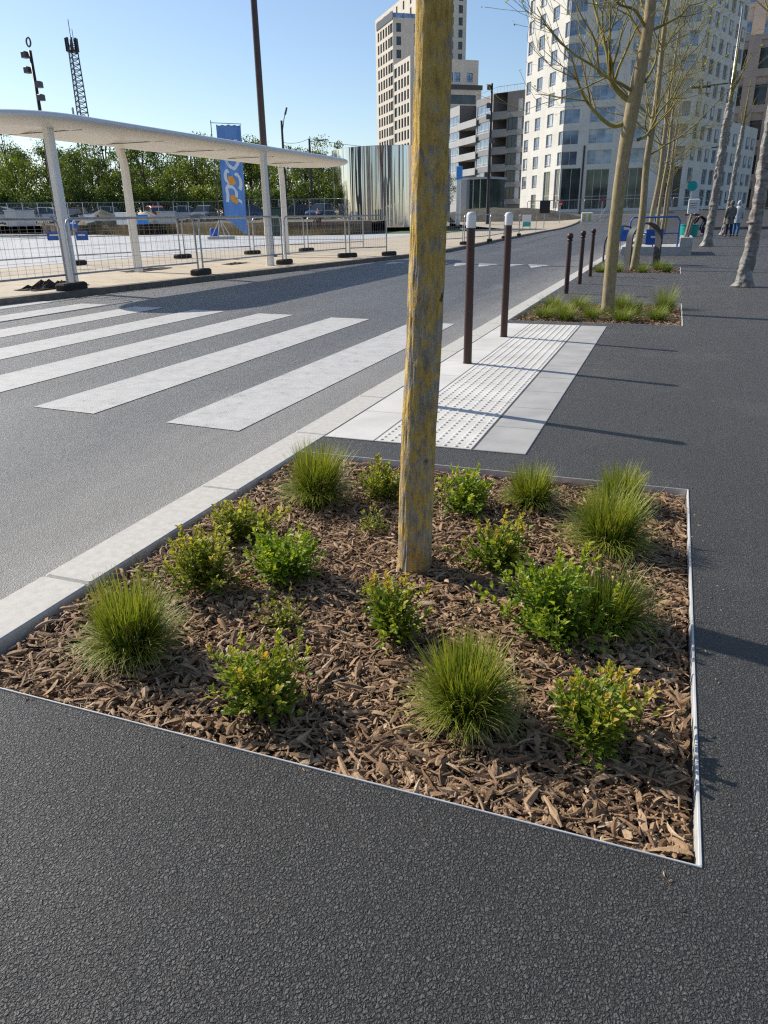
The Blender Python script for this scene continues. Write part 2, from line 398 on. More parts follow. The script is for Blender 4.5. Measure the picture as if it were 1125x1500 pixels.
def sheet(name, x0, x1, ys, z, mat, holes=(), zf=None, xs=()):
    "grid sheet in x,y with rectangular holes; structure"
    X = sorted(set([x0, x1, *xs] + [h[0] for h in holes] + [h[1] for h in holes])); Y = sorted(set(list(ys) + [h[2] for h in holes] + [h[3] for h in holes]))
    m = MB()
    for i in range(len(X)-1):
        for j in range(len(Y)-1):
            cx, cyy = (X[i]+X[i+1])/2, (Y[j]+Y[j+1])/2
            if any(h[0] < cx < h[1] and h[2] < cyy < h[3] for h in holes): continue
            q = [(X[i], Y[j]), (X[i+1], Y[j]), (X[i+1], Y[j+1]), (X[i], Y[j+1])]
            m.add([(a, b, z+T(b)) for a, b in q], [(0, 1, 2, 3)])
    return m.build(name, mat, kind='structure')
def strip(name, left, right, z, mat):
    "ribbon between two polylines of (x,y)"
    m = MB(); vs = []
    for (a, b), (c, d) in zip(left, right): vs += [(a, b, z+T(b)), (c, d, z+T(d))]
    m.add(vs, [(2*i, 2*i+1, 2*i+3, 2*i+2) for i in range(len(left)-1)])
    return m.build(name, mat, kind='structure')
# ================================================================== SETTING
YS = [-6, 0, 6, 12, 20, 30, 40, 50] + list(range(54, 150, 4)) + [152]
BX0, BX1 = -1.79, .19
BEDS = [(1.205, 3.445), (9.08, 11.42), (17.3, 19.6), (25.4, 27.7), (33.5, 35.8), (41.6, 43.9), (49.7, 52.0)]
g = MB(); n = 40
gx = [-400, -200, -120, -80, -60, -40, -20, 0, 20, 40, 80, 200, 400]; gy = [-60, 0, 50] + list(range(54, 152, 6)) + [300, 900]
g.add([(x, y, T(y)-.35) for y in gy for x in gx], [(j*len(gx)+i, j*len(gx)+i+1, (j+1)*len(gx)+i+1, (j+1)*len(gx)+i) for j in range(len(gy)-1) for i in range(len(gx)-1)])
g.build('ground', 'earth', kind='structure')
sheet('pavement', BX0, 14, YS, 0, 'path', holes=[(BX0, BX1, a, b) for a, b in BEDS])
# kerb stones, one metre each with an open joint
kb = MB(); y = -3.2
while y < 70:
    L = .995
    z = T(y+.5)
    kb.bbox((-1.9, y+L/2, -.16+z/1), (.212, L, .32), .008); y += 1.0
kb.build('kerb', 'kerb', kind='structure')
kj = MB(); kj.box((-1.9, 33, -.2), (.2, 73, .32)); kj.build('kerb_bedding', 'joint', kind='structure')
# far kerb line
FK = [(-11.6, -6), (-10.9, 3), (-10.18, 9.38), (-9.56, 14.4), (-8.9, 19.5), (-8.49, 22.3), (-8.17, 24.3), (-7.97, 28.3), (-8.4, 36), (-9.0, 48), (-9.7, 62), (-10.1, 76), (-10.5, 90), (-11.2, 103), (-13.5, 109), (-20, 113), (-30, 115)]
def fk_x(y):
    for (a, b), (c, d) in zip(FK, FK[1:]):
        if b <= y <= d: return a+(c-a)*(y-b)/(d-b)
    return FK[-1][0] if y > FK[-1][1] else FK[0][0]
RY = sorted(set([p[1] for p in FK] + list(range(54, 115, 3))))
strip('road', [(fk_x(y), y) for y in RY], [(-2.0 + (0 if y < 66 else (y-66)*.55), y) for y in RY], RZ, 'road')
fkm = MB()
for a, b in zip(RY, RY[1:]):
    xa, xb = fk_x(a), fk_x(b); za, zb = T(a), T(b); k = .17
    fkm.loft([[(xa-k, a, RZ-.1+za), (xa, a, RZ-.1+za), (xa, a, .055+za), (xa-k, a, .06+za)], [(xb-k, b-.008, RZ-.1+zb), (xb, b-.008, RZ-.1+zb), (xb, b-.008, .055+zb), (xb-k, b-.008, .06+zb)]])
fkm.build('far_kerb', 'farkerb', kind='structure')
strip('far_pavement', [(-17.6+(0 if y < 40 else (y-40)*.05)-(.6*max(0, y-75)), y) for y in RY], [(fk_x(y)-.165, y) for y in RY], .05, 'beige')
strip('plaza', [(-95, y) for y in RY if y < 74], [(-17.3+(0 if y < 40 else (y-40)*.05), y) for y in RY if y < 74], .056, 'plaza')
# zebra crossing and give-way teeth
zb = MB(); zz = RZ+.004
def quadz(m, pts): m.add([(x, y, zz) for x, y in pts], [tuple(range(len(pts)))])
for k in range(7):
    c = -2.715-1.205*k
    y0 = 3.86+.09*k; y1 = 9.0+.18*k
    quadz(zb, [(c-.285, y0+.04), (c+.285, y0), (c+.285, y1), (c-.285, y1+.04)])
zb.build('crosswalk', 'paint', kind='structure')
tm = MB()
for k in range(7):
    x = -3.03-.72*k; yy = 20.75+.16*k
    quadz(tm, [(x-.62, yy+.2), (x-.31, yy-1.15), (x, yy)])
tm.build('give_way_marking', 'paint', kind='structure')
# tactile paving: white flags, studded flags, grey flags
def slabs(name, x0, x1, y0, y1, ny, mat, nx=1, zt=.006):
    m = MB(); dx, dy = (x1-x0)/nx, (y1-y0)/ny
    for i in range(nx):
        for j in range(ny):
            m.bbox((x0+dx*(i+.5), y0+dy*(j+.5), zt-.02), (dx-.005, dy-.005, .04), .003)
    return m.build(name, mat, kind='structure')
TY0, TY1 = 3.75, 8.82
jm = MB(); jm.box((-1.205, (TY0+TY1)/2, -.013), (1.17, TY1-TY0, .03)); jm.build('paving_bed', 'joint', kind='structure')
slabs('white_paving', -1.785, -1.475, TY0, TY1, 8, 'whiteslab')
slabs('tactile_paving', -1.475, -.905, TY0, TY1, 9, 'whiteslab')
slabs('grey_paving', -.897, -.61, TY0, TY1, 10, 'greyslab')
st = MB(); p = .0585
ny = int((TY1-TY0)/p); nx = 9
for j in range(ny):
    for i in range(nx):
        x = -1.475+.035+i*.0625; yv = TY0+.03+j*p; r = .0118; n6 = 10
        st.lathe([(r, .004), (r*.95, .009), (r*.66, .0115)], (x, yv, 0), n6)
smooth_by_angle(st.build('tactile_studs', 'whiteslab', kind='structure'), 50)
# far tactile flags at the crossing
fs = MB()
for j in range(8):
    fs.bbox((-11.0-.0*j, 4.2+.62*j, .058), (.58, .6, .02), .004)
fs.build('far_tactile_paving', 'whiteslab', kind='structure')
# ================================================================== PLANTING BEDS
def bed(i, y0, y1, nchip, seed):
    rs = np.random.RandomState(seed)
    # soil
    m = MB(); nx, ny = 24, 28
    vs = []
    for b in range(ny+1):
        for a in range(nx+1):
            x = BX0+(BX1-BX0)*a/nx; yv = y0+(y1-y0)*b/ny
            vs.append((x, yv, -.055+T(yv)+.018*noise.noise(Vector((x*3, yv*3, i)))))
    m.add(vs, [(b*(nx+1)+a, b*(nx+1)+a+1, (b+1)*(nx+1)+a+1, (b+1)*(nx+1)+a) for b in range(ny) for a in range(nx)])
    m.build('bed_soil', 'soil', smooth=True, kind='structure')
    # edging
    names = ['first', 'second', 'third', 'fourth', 'fifth', 'sixth', 'seventh']
    e = thing('bed_edging', EDGE_LABEL[i], 'edging', ((BX0+BX1)/2, y0, T(y0)))
    def bar(x, yv, sx, sy):
        b = MB(); b.bbox((x, yv, -.038+T(yv)), (sx, sy, .084), .001); b.build('edge_strip', 'steel', e, world=True)
    bar((BX0+BX1)/2, y0+.002, BX1-BX0, .004); bar(BX1-.003, (y0+y1)/2, .0065, y1-y0-.009); bar((BX0+BX1)/2, y1-.002, BX1-BX0, .004)
    # chips
    n = nchip
    L = rs.gamma(3.2, .0098, n).clip(.012, .12); wd = (L*rs.uniform(.1, .34, n)).clip(.0035, .018); th = wd*rs.uniform(.15, .4, n)
    x = rs.uniform(BX0+.015, BX1-.02, n); yv = rs.uniform(y0+.015, y1-.015, n)
    z = -.052+.034*rs.uniform(0, 1, n)**1.2+np.array([T(q) for q in yv])+.012*np.sin(x*7+yv*3)*np.cos(yv*5)
    yaw = rs.uniform(0, 2*np.pi, n); pit = rs.normal(0, .22, n); rol = rs.normal(0, .55, n); cur = rs.normal(0, .42, n); cur2 = rs.normal(0, .3, n)
    S = 6; t = np.linspace(-.5, .5, S)
    prof = np.array([.42, .85, 1, .95, .8, .35])
    P = np.zeros((n, S, 3, 3))
    jag = 1+rs.uniform(-.42, .38, (n, S))
    for k in range(S):
        lx = t[k]*L; bz = cur*L*(.25-t[k]**2)*.7; by = cur2*L*(t[k]**2)*.6
        hw = wd*prof[k]*jag[:, k]*.5
        for q, (oy, oz) in enumerate(((-1, 0), (1, 0), (.1, 1))):
            P[:, k, q, 0] = lx; P[:, k, q, 1] = by+hw*oy; P[:, k, q, 2] = bz+th*oz*prof[k]
    cr, sr = np.cos(rol), np.sin(rol); a = P[..., 1]*cr[:, None, None]-P[..., 2]*sr[:, None, None]; b = P[..., 1]*sr[:, None, None]+P[..., 2]*cr[:, None, None]
    P[..., 1], P[..., 2] = a, b
    cr, sr = np.cos(pit), np.sin(pit); a = P[..., 0]*cr[:, None, None]-P[..., 2]*sr[:, None, None]; b = P[..., 0]*sr[:, None, None]+P[..., 2]*cr[:, None, None]
    P[..., 0], P[..., 2] = a, b
    cr, sr = np.cos(yaw), np.sin(yaw); a = P[..., 0]*cr[:, None, None]-P[..., 1]*sr[:, None, None]; b = P[..., 0]*sr[:, None, None]+P[..., 1]*cr[:, None, None]
    P[..., 0] = (a+x[:, None, None]).clip(BX0+.004, BX1-.011); P[..., 1] = (b+yv[:, None, None]).clip(y0+.009, y1-.009); P[..., 2] += z[:, None, None]
    base = np.arange(n)[:, None, None]*(S*3); F = []
    for k in range(S-1):
        for q in range(3):
            q2 = (q+1) % 3; F.append([k*3+q, k*3+q2, (k+1)*3+q2, (k+1)*3+q])
    F = (base+np.array(F)[None]).reshape(-1, 4)
    rv = np.repeat(rs.beta(1.7, 2.0, n), S*3)
    o = np_mesh('wood_mulch', P.reshape(-1, 3), F, 'chip', rv, smooth=False); o['kind'] = 'stuff'
def spill(name, n, seed, mat, zone, L0, parent_kind='stuff'):
    rs = np.random.RandomState(seed); V, F, rv = [], [], []
    for k in range(n):
        x, y = zone(rs); L = L0*rs.uniform(.4, 1.5); w_ = L*rs.uniform(.15, .5); a = rs.uniform(0, 6.28); h_ = L*.16; b = len(V); c, s_ = math.cos(a), math.sin(a)
        for lx, ly, lz in ((-.5, 0, 0), (0, -.5, 0), (.5, 0, .3), (0, .5, 0), (.05, .02, 1)):
            V.append((x+lx*L*c-ly*w_*s_, y+lx*L*s_+ly*w_*c, .002+lz*h_))
        F += [(b, b+1, b+4, b+4), (b+1, b+2, b+4, b+4), (b+2, b+3, b+4, b+4), (b+3, b, b+4, b+4)]; rv += [rs.uniform(.2, 1)]*5
    F3 = np.array(F)[:, :3]; o = np_mesh(name, np.array(V), F3, mat, np.array(rv), smooth=False); o['kind'] = 'stuff'; return o
def z_edge(rs):
    q = rs.uniform(); e = abs(rs.normal(0, .05))+.006
    if q < .45: return rs.uniform(BX0, BX1), 1.205-e
    if q < .8: return BX1+e, rs.uniform(1.2, 3.5)
    return rs.uniform(BX0, BX1), 3.447+e
def z_path(rs): return rs.uniform(-1.7, 2.2), rs.uniform(.3, 9)
spill('spilled_wood_chips', 55, 3, 'chip', z_edge, .012)
spill('path_grit', 40, 4, 'chip', z_path, .007)
EDGE_LABEL = ['thin galvanised metal edging around the big mulch bed nearest the camera',
  'thin metal edging round the second mulch bed beyond the white tactile paving',
  'thin metal edging round the third mulch bed beside the three ball topped posts',
  'thin metal edging round the mulch bed behind the blue barrier', 'metal edging of the fifth bed in the tree row', 'metal edging of the sixth bed in the tree row', 'metal edging of the seventh bed in the tree row']
for i, (a, b) in enumerate(BEDS): bed(i, a, b, [60000, 9000, 3000, 900, 500, 400, 400][i], 11+i)
# ------------------------------------------------------------------ plants
def blades(name, nb, h, spread, seed, mat='blade', wid=.0034, parent=None, root=.05, lean=1.0, arch=0.0):
    rs = np.random.RandomState(seed); S = 6; V = np.zeros((nb, S, 2, 3)); rv = np.zeros((nb, S, 2))
    an = rs.uniform(0, 2*np.pi, nb); u = rs.uniform(0, 1, nb)**.5
    r0_ = root*np.sqrt(rs.uniform(0, 1, nb)); an0 = an+rs.normal(0, .6, nb)
    L = h*rs.uniform(.65, 1.22, nb)*(1+.25*u); reach = spread*u*rs.uniform(.55, 1.25, nb)*lean*(1+.22*np.sin(an+seed))
    tw = rs.normal(0, .5, nb); tone = rs.beta(2, 3, nb)
    droop = rs.uniform(.05, 1.0, nb)*u**1.5
    if arch: u = .55+.45*u; reach = spread*u*rs.uniform(.6, 1.15, nb); droop = rs.uniform(.7, 1.45, nb)
    for k in range(S):
        t = k/(S-1)
        rad = r0_+reach*(t**1.35); z = L*(t*(1-.18*u)-droop*.45*t**2.6)
        cx = np.cos(an0)*r0_+np.cos(an+tw*t*.5)*(rad-r0_); cyv = np.sin(an0)*r0_+np.sin(an+tw*t*.5)*(rad-r0_)
        wv = wid*(1-t)**.6*.5+.0003
        px, py = -np.sin(an+tw), np.cos(an+tw)
        for q, sgn in ((0, -1), (1, 1)):
            V[:, k, q, 0] = cx+px*wv*sgn; V[:, k, q, 1] = cyv+py*wv*sgn; V[:, k, q, 2] = z
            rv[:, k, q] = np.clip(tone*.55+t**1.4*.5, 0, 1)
    base = np.arange(nb)[:, None, None]*(S*2)
    F = (base+np.array([[2*k, 2*k+1, 2*k+3, 2*k+2] for k in range(S-1)])[None]).reshape(-1, 4)
    return np_mesh(name, V.reshape(-1, 3), F, mat, rv.ravel(), parent=parent)
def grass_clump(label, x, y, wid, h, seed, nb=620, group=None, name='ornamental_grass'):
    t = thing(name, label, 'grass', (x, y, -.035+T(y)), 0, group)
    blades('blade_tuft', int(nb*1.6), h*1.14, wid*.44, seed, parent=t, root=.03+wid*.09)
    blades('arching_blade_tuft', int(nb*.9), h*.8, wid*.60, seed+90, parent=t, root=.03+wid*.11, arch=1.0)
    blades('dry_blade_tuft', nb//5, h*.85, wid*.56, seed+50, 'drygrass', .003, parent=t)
    return t
def leaf_cloud(rs, P, D, size, V, F, rv, val):
    "append folded pointed leaves at points P along directions D"
    for p, d in zip(P, D):
        d = d/np.linalg.norm(d); up = np.array([0, 0, 1.0])+rs.normal(0, .35, 3); s = np.cross(d, up); s /= np.linalg.norm(s)+1e-9; nn = np.cross(s, d)
        L = size*rs.uniform(.6, 1.25); wd = L*rs.uniform(.24, .36); b = len(V)
        V += [p, p+d*L*.4+s*wd+nn*wd*.4, p+d*L*.8+s*wd*.55-nn*L*.03, p+d*L-nn*L*.14, p+d*L*.8-s*wd*.55-nn*L*.03, p+d*L*.4-s*wd+nn*wd*.4]
        F += [(b, b+1, b+2, b+5), (b+5, b+2, b+3, b+4)]
        rv += [min(1, max(0, val+rs.normal(0, .16)))]*6
def shrub(label, x, y, wid, h, seed, ns=22, mat='leaf', leaf=.026, dens=1.0, group=None, tall=.3):
    rs = np.random.RandomState(seed); ns = int(ns*1.35); wid *= 1.1; h *= 1.06; leaf *= 1.04; t = thing('leafy_shrub', label, 'shrub', (x, y, -.04+T(y)), 0, group)
    st_ = MB(); V = []; F = []; rv = []
    for k in range(ns):
        an = rs.uniform(0, 2*math.pi); u = math.sqrt(rs.uniform(.0, 1)); spike = rs.uniform() < tall
        hh = h*(rs.uniform(.95, 1.2) if spike else rs.uniform(.55, .95))*(1-.38*u*u); rr = wid*.5*u*rs.uniform(.6, 1.28)*(1+.25*math.sin(an+seed))
        dr = np.array([math.cos(an), math.sin(an)]); pts = []; nseg = 7; wob = rs.normal(0, .012, 2)
        for s in range(nseg):
            q = s/(nseg-1); pts.append(np.array([dr[0]*rr*q**.75+wob[0]*math.sin(q*5), dr[1]*rr*q**.75+wob[1]*math.sin(q*4), hh*q**(1.15 if u > .5 else .95)]))
        st_.tube(pts, [.0030*(1-.7*s/(nseg-1)) for s in range(nseg)], 4)
        nl = int(50*dens*hh/.2*rs.uniform(.8, 1.2))
        for j in range(nl):
            q = rs.uniform(.12, 1)**.8; fi = q*(nseg-1); i0 = min(nseg-2, int(fi)); p0 = pts[i0]+(pts[i0+1]-pts[i0])*(fi-i0)
            ax = pts[i0+1]-pts[i0]; ax /= np.linalg.norm(ax); o = rs.normal(0, 1, 3); o -= ax*o.dot(ax); o /= np.linalg.norm(o)
            d = o*.9+ax*(.35+.8*q)+np.array([0, 0, .15])
            if rs.uniform() < .5 and q < .85:     # short side shoot
                p0 = p0+o*leaf*rs.uniform(.3, 1.6)
            leaf_cloud(rs, [p0], [d], leaf*(1.15-.45*q), V, F, rv, .22+.55*q**2.2+(.18 if spike and q > .7 else 0))
    st_.build('stem', 'stem', t)
    np_mesh('foliage', np.array(V), np.array(F), mat, np.array(rv), smooth=False, parent=t)
    return t
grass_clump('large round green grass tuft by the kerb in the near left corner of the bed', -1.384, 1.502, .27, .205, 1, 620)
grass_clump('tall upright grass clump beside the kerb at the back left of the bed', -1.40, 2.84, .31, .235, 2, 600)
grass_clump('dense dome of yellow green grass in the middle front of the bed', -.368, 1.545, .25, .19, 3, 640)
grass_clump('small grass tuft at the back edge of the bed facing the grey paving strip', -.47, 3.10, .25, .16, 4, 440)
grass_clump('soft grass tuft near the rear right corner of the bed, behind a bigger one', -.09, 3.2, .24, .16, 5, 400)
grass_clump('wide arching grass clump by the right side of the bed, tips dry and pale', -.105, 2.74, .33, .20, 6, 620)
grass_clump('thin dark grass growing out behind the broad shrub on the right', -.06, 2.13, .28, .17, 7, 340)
shrub('low olive shrub by the kerb between two grass clumps, farther of two', -1.499, 2.36, .30, .17, 21, 26, 'leaf_olive', .026, 1.25)
shrub('thin yellow green shrub by the kerb, right behind the large grass tuft', -1.43, 1.96, .29, .215, 22, 24, 'leaf_olive', .027, 1.2)
shrub('fresh bright green shrub left of the lichen covered trunk', -1.157, 2.10, .29, .2, 23, 26, 'leaf_bright', .030, 1.0)
shrub('tiny sparse greyish shrub in front of the bright green one', -1.03, 1.80, .19, .115, 24, 14, 'leaf_olive', .02, .7)
shrub('glossy shrub with yellow new tips at the front left of the bed', -.9, 1.41, .28, .205, 25, 28, 'leaf', .026, 1.1)
shrub('rounded shrub just in front of the foot of the lichen covered trunk', -.692, 1.86, .27, .185, 26, 24, 'leaf', .026, 1.0)
shrub('pale shrub half hidden behind the left side of the thick trunk', -1.13, 3.0, .26, .19, 27, 22, 'leaf_olive', .026, 1.1)
shrub('very small sprig left of the trunk foot', -1.02, 2.61, .14, .1, 28, 7, 'leaf_olive', .022, .7)
shrub('deep green shrub right behind the thick trunk at the back of the bed', -.74, 2.95, .29, .19, 29, 24, 'leaf_bright', .028, 1.0)
shrub('mid sized shrub right of the trunk with a few upright shoots', -.476, 2.46, .26, .19, 30, 22, 'leaf', .027, 1.0)
shrub('broadest shrub of the bed, leafy and dark below, on the right side', -.2, 2.03, .37, .25, 31, 34, 'leaf_bright', .028, 1.1, tall=.25)
shrub('shrub with upright reddish yellow shoots in the near right corner of the bed', -.06, 1.545, .235, .185, 32, 24, 'leaf', .027, 1.0, tall=.45)
# second and third bed: small tufts
G2 = [(-1.45, 9.75, 'left front tuft'), (-1.5, 10.7, ''), (-1.17, 9.65, ''), (-1.15, 10.75, ''), (-.88, 9.8, ''), (-.6, 10.9, ''), (-.5, 9.7, ''), (-.4, 10.3, ''), (-.1, 9.85, ''), (-.02, 10.75, ''), (-1.3, 10.2, '')]
L2 = ['grass tuft at the kerb corner of the second bed, nearest the tactile paving', 'grass tuft by the kerb at the back of the second bed',
 'low tuft at the front of the second bed, second from the kerb', 'tuft behind the front row in the second bed, left of its trunk', 'tuft just left of the trunk foot in the second bed',
 'tuft behind the trunk in the second bed', 'small tuft right of the trunk foot in the second bed', 'tall thin tuft in the middle right of the second bed', 'tuft at the front right of the second bed',
 'largest tuft at the rear right corner of the second bed', 'tuft in the centre left of the second bed']
for k, ((x, y, _), lb) in enumerate(zip(G2, L2)):
    grass_clump(lb, x, y, .46+.12*(k % 3 == 0), .15+.1*(k == 9)+.03*(k % 2), 60+k, 190, 'grass tufts in the second bed', 'grass_tuft')
G3 = [(-1.5, 17.9, 'tuft by the kerb in the third bed'), (-1.15, 18.2, 'tuft left of the trunk in the third bed'), (-.6, 18.0, 'tuft right of the trunk in the third bed'), (-.1, 18.3, 'wide tuft at the right end of the third bed'), (-1.3, 18.9, 'tuft at the back of the third bed near the kerb'), (-.3, 19.0, 'tuft at the back right of the third bed')]
for k, (x, y, lb) in enumerate(G3):
    grass_clump(lb, x, y, .5, .2, 80+k, 150, 'grass tufts in the third bed', 'grass_tuft')
# ------------------------------------------------------------------ trees of the row
def spline(pts, n):
    pts = [Vector(p) for p in pts]; P = [pts[0]*2-pts[1]]+pts+[pts[-1]*2-pts[-2]]; out = []
    seg = len(pts)-1
    for i in range(n+1):
        f = i/n*seg; k = min(seg-1, int(f)); t = f-k; a, b, c, d = P[k:k+4]
        out.append(.5*((2*b)+(c-a)*t+(2*a-5*b+4*c-d)*t*t+(3*b-a-3*c+d)*t**3))
    return out
def branch(m, p, d, L, rad, lvl, rs, maxl, tips):
    n = 7 if lvl < 2 else 5; pts = [p]; q = p.copy(); dd = d.normalized()
    for i in range(n):
        dd = (dd+Vector((rs.gauss(0, .15), rs.gauss(0, .15), rs.gauss(.09, .12)))).normalized(); q = q+dd*(L/n); pts.append(q.copy())
    m.tube(pts, [max(.0021, rad*(1-.76*i/n)) for i in range(n+1)], 6 if lvl < 2 else 4, cap=False)
    if lvl >= maxl: tips.append(pts[-1]); return
    for k in range(rs.randint(4, 6) if lvl < 2 else rs.randint(3, 4)):
        i = rs.randint(2, n); b = pts[i]; ax = (pts[i]-pts[i-1]).normalized(); o = Vector((rs.gauss(0, 1), rs.gauss(0, 1), rs.gauss(.25, .7))); o -= ax*o.dot(ax)
        if o.length < .1: continue
        branch(m, b, ax*.75+o.normalized()*.75, L*rs.uniform(.45, .72), max(.003, rad*(1-.7*i/n)*.58), lvl+1, rs, maxl, tips)
def trunk_mesh(pts, rads, nseg, nring, seed, amp, mat, parent, flare=.25):
    P = spline(pts, nseg); m = MB(); N_ = len(rads)-1
    rr = []
    for i in range(nseg+1):
        f = i/nseg*N_; k = min(N_-1, int(f)); rr.append(rads[k]+(rads[k+1]-rads[k])*(f-k))
    def fn(i, an):
        zz_ = P[i].z; v = Vector((math.cos(an)*1.3, math.sin(an)*1.3, zz_*2.2+seed))
        w_ = 1+amp*.45*noise.noise(v*1.0)+amp*.55*noise.noise(Vector((math.cos(an)*4, math.sin(an)*4, zz_*5+seed)))+amp*.4*noise.noise(Vector((math.cos(an)*9, math.sin(an)*9, zz_*7)))+amp*.6*abs(noise.noise(Vector((math.cos(an)*13, math.sin(an)*13, zz_*12+3))))
        return w_*(1+flare*math.exp(-max(0, P[i].z-P[0].z)/.07))
    m.tube(P, rr, nring, fn=fn); return m.build('trunk', mat, parent, smooth=True, world=True), P, rr
def row_tree(label, base, pts, rads, seed, mat, twigmat, first, hi=True, nb=10, group='young street trees in the planting row', maxl=3, blen=(1.2, 2.2), i0f=.36, upk=.55, bk=.25):
    t = thing('plane_tree', label, 'tree', base, 0, group); rs = random.Random(seed)
    o, P, rr = trunk_mesh(pts, rads, 420 if hi else 60, 110 if hi else 16, seed, .075 if hi else .045, mat, t, .1)
    m = MB(); tips = []
    for q in first:
        pp = spline(q[0], 14); r_ = q[1]*.58
        m.tube(pp, [max(.004, r_*(1-.8*i/14)) for i in range(15)], 7)
        for k in range(q[2]+2):
            i = rs.randint(4, 14); ax = (pp[i]-pp[i-1]).normalized(); o_ = Vector((rs.gauss(0, 1), rs.gauss(0, 1), rs.gauss(.3, .6))); o_ -= ax*o_.dot(ax)
            branch(m, pp[i], ax*.7+o_.normalized()*.8, rs.uniform(.5, 1.1), max(.005, r_*(1-.8*i/14)*.6), 2, rs, maxl, tips)
    top = P[-1]; i0 = int(len(P)*i0f)
    for k in range(nb):
        i = rs.randint(i0, len(P)-1) if k else len(P)-1; an = k*2.4+rs.uniform(-.4, .4)
        up = upk+.5*(i-i0)/max(1, len(P)-i0)
        branch(m, P[i], Vector((math.cos(an), math.sin(an), up)), rs.uniform(*blen)*(1.15-.5*(i-i0)/max(1, len(P)-i0)), rr[i]*bk, 1, rs, maxl, tips)
    m.build('crown', twigmat, t, smooth=True, world=True)
    if tips:
        rb = np.random.RandomState(seed); V, F, rv = [], [], []
        for q in tips:
            for _ in range(2):
                d = rb.normal(0, 1, 3)+np.array([0, 0, .6]); leaf_cloud(rb, [np.array(q-base)+rb.normal(0, .015, 3)], [d], .035, V, F, rv, .7)
        np_mesh('bud', np.array(V), np.array(F), 'leaf_olive', np.array(rv), smooth=False, parent=t)['kind'] = 'stuff'
    return t
# tree one: only its trunk is in the picture, its bare crown is overhead
b1 = Vector((-.772, 2.345, -.05))
row_tree('thick grey trunk covered in yellow lichen, in the near mulch bed', b1, [b1, (-.76, 2.35, .4), (-.735, 2.355, .95), (-.722, 2.355, 1.4), (-.716, 2.36, 1.8), (-.71, 2.36, 2.6), (-.70, 2.37, 3.6), (-.68, 2.37, 5.0)],
         [.0605, .0595, .0575, .055, .053, .047, .04, .02], 3, 'bark', 'twig', [], True, 9, blen=(.9, 1.5), i0f=.68, upk=1.5)
R2 = 10.38
b2 = Vector((-.731, 10.35, -.04))
def A2(x, y, rad=R2): return at(x, y, rad)
first2 = [([A2(917, 181), A2(895, 184), A2(868, 160), A2(852, 135), A2(843, 105, 10.2), A2(838, 85, 10.1)], .05, 7),
          ([A2(928, 152), A2(910, 138), A2(895, 118), A2(890, 80), A2(880, 45, 10.5), A2(868, 0, 10.7), A2(855, -60, 10.8)], .065, 9),
          ([A2(895, 112), A2(878, 105), A2(872, 60, 10.2), A2(850, 20, 10.0), A2(840, -10, 9.9)], .03, 4),
          ([A2(948, 45), A2(930, 15, 10.2), A2(905, 5, 10.1), A2(890, -25, 10.0)], .035, 6),
          ([A2(934, 205), A2(950, 195, 10.5), A2(965, 165, 10.7), A2(985, 140, 10.9), A2(1005, 90, 11.2)], .035, 6),
          ([A2(952, 45), A2(975, 35, 10.6), A2(1000, 20, 10.9), A2(1015, 0, 11)], .035, 6),
          ([A2(945, 120), A2(960, 90, 10.7), A2(965, 50, 11), A2(975, 0, 11.2)], .03, 5)]
row_tree('tan barked young tree with low forked branches in the second bed', b2, [b2, A2(899, 350), A2(912, 240), A2(928, 150), A2(946, 60), A2(955, -10), A2(962, -90), A2(968, -200)],
         [.08, .077, .076, .083, .068, .056, .04, .018], 5, 'bark2', 'twig', first2, False, 14, blen=(.9, 1.6), i0f=.45)
LT = ['third tree of the row, its trunk standing beside the dark bike hoops', 'fourth tree of the row, trunk just behind the blue barrier', 'fifth tree of the bare street row beyond the barrier',
      'sixth tree of the bare street row, slim trunk', 'seventh and farthest tree of the bare street row']
for k in range(5):
    yb = 18.5+8.1*k; xb = -.82+.03*k; rs = random.Random(40+k); b = Vector((xb, yb, -.04+T(yb))); hgt = rs.uniform(6.4, 7.2)
    pts = [b]+[b+Vector((.03*q+rs.uniform(-.05, .05), rs.uniform(-.05, .05), hgt*q/6)) for q in range(1, 7)]
    row_tree(LT[k], b, pts, [.085, .075, .07, .06, .048, .03, .012], 41+k, 'bark2', 'twig', [], False, 24, blen=(1.2, 2.4), maxl=3, bk=.27)
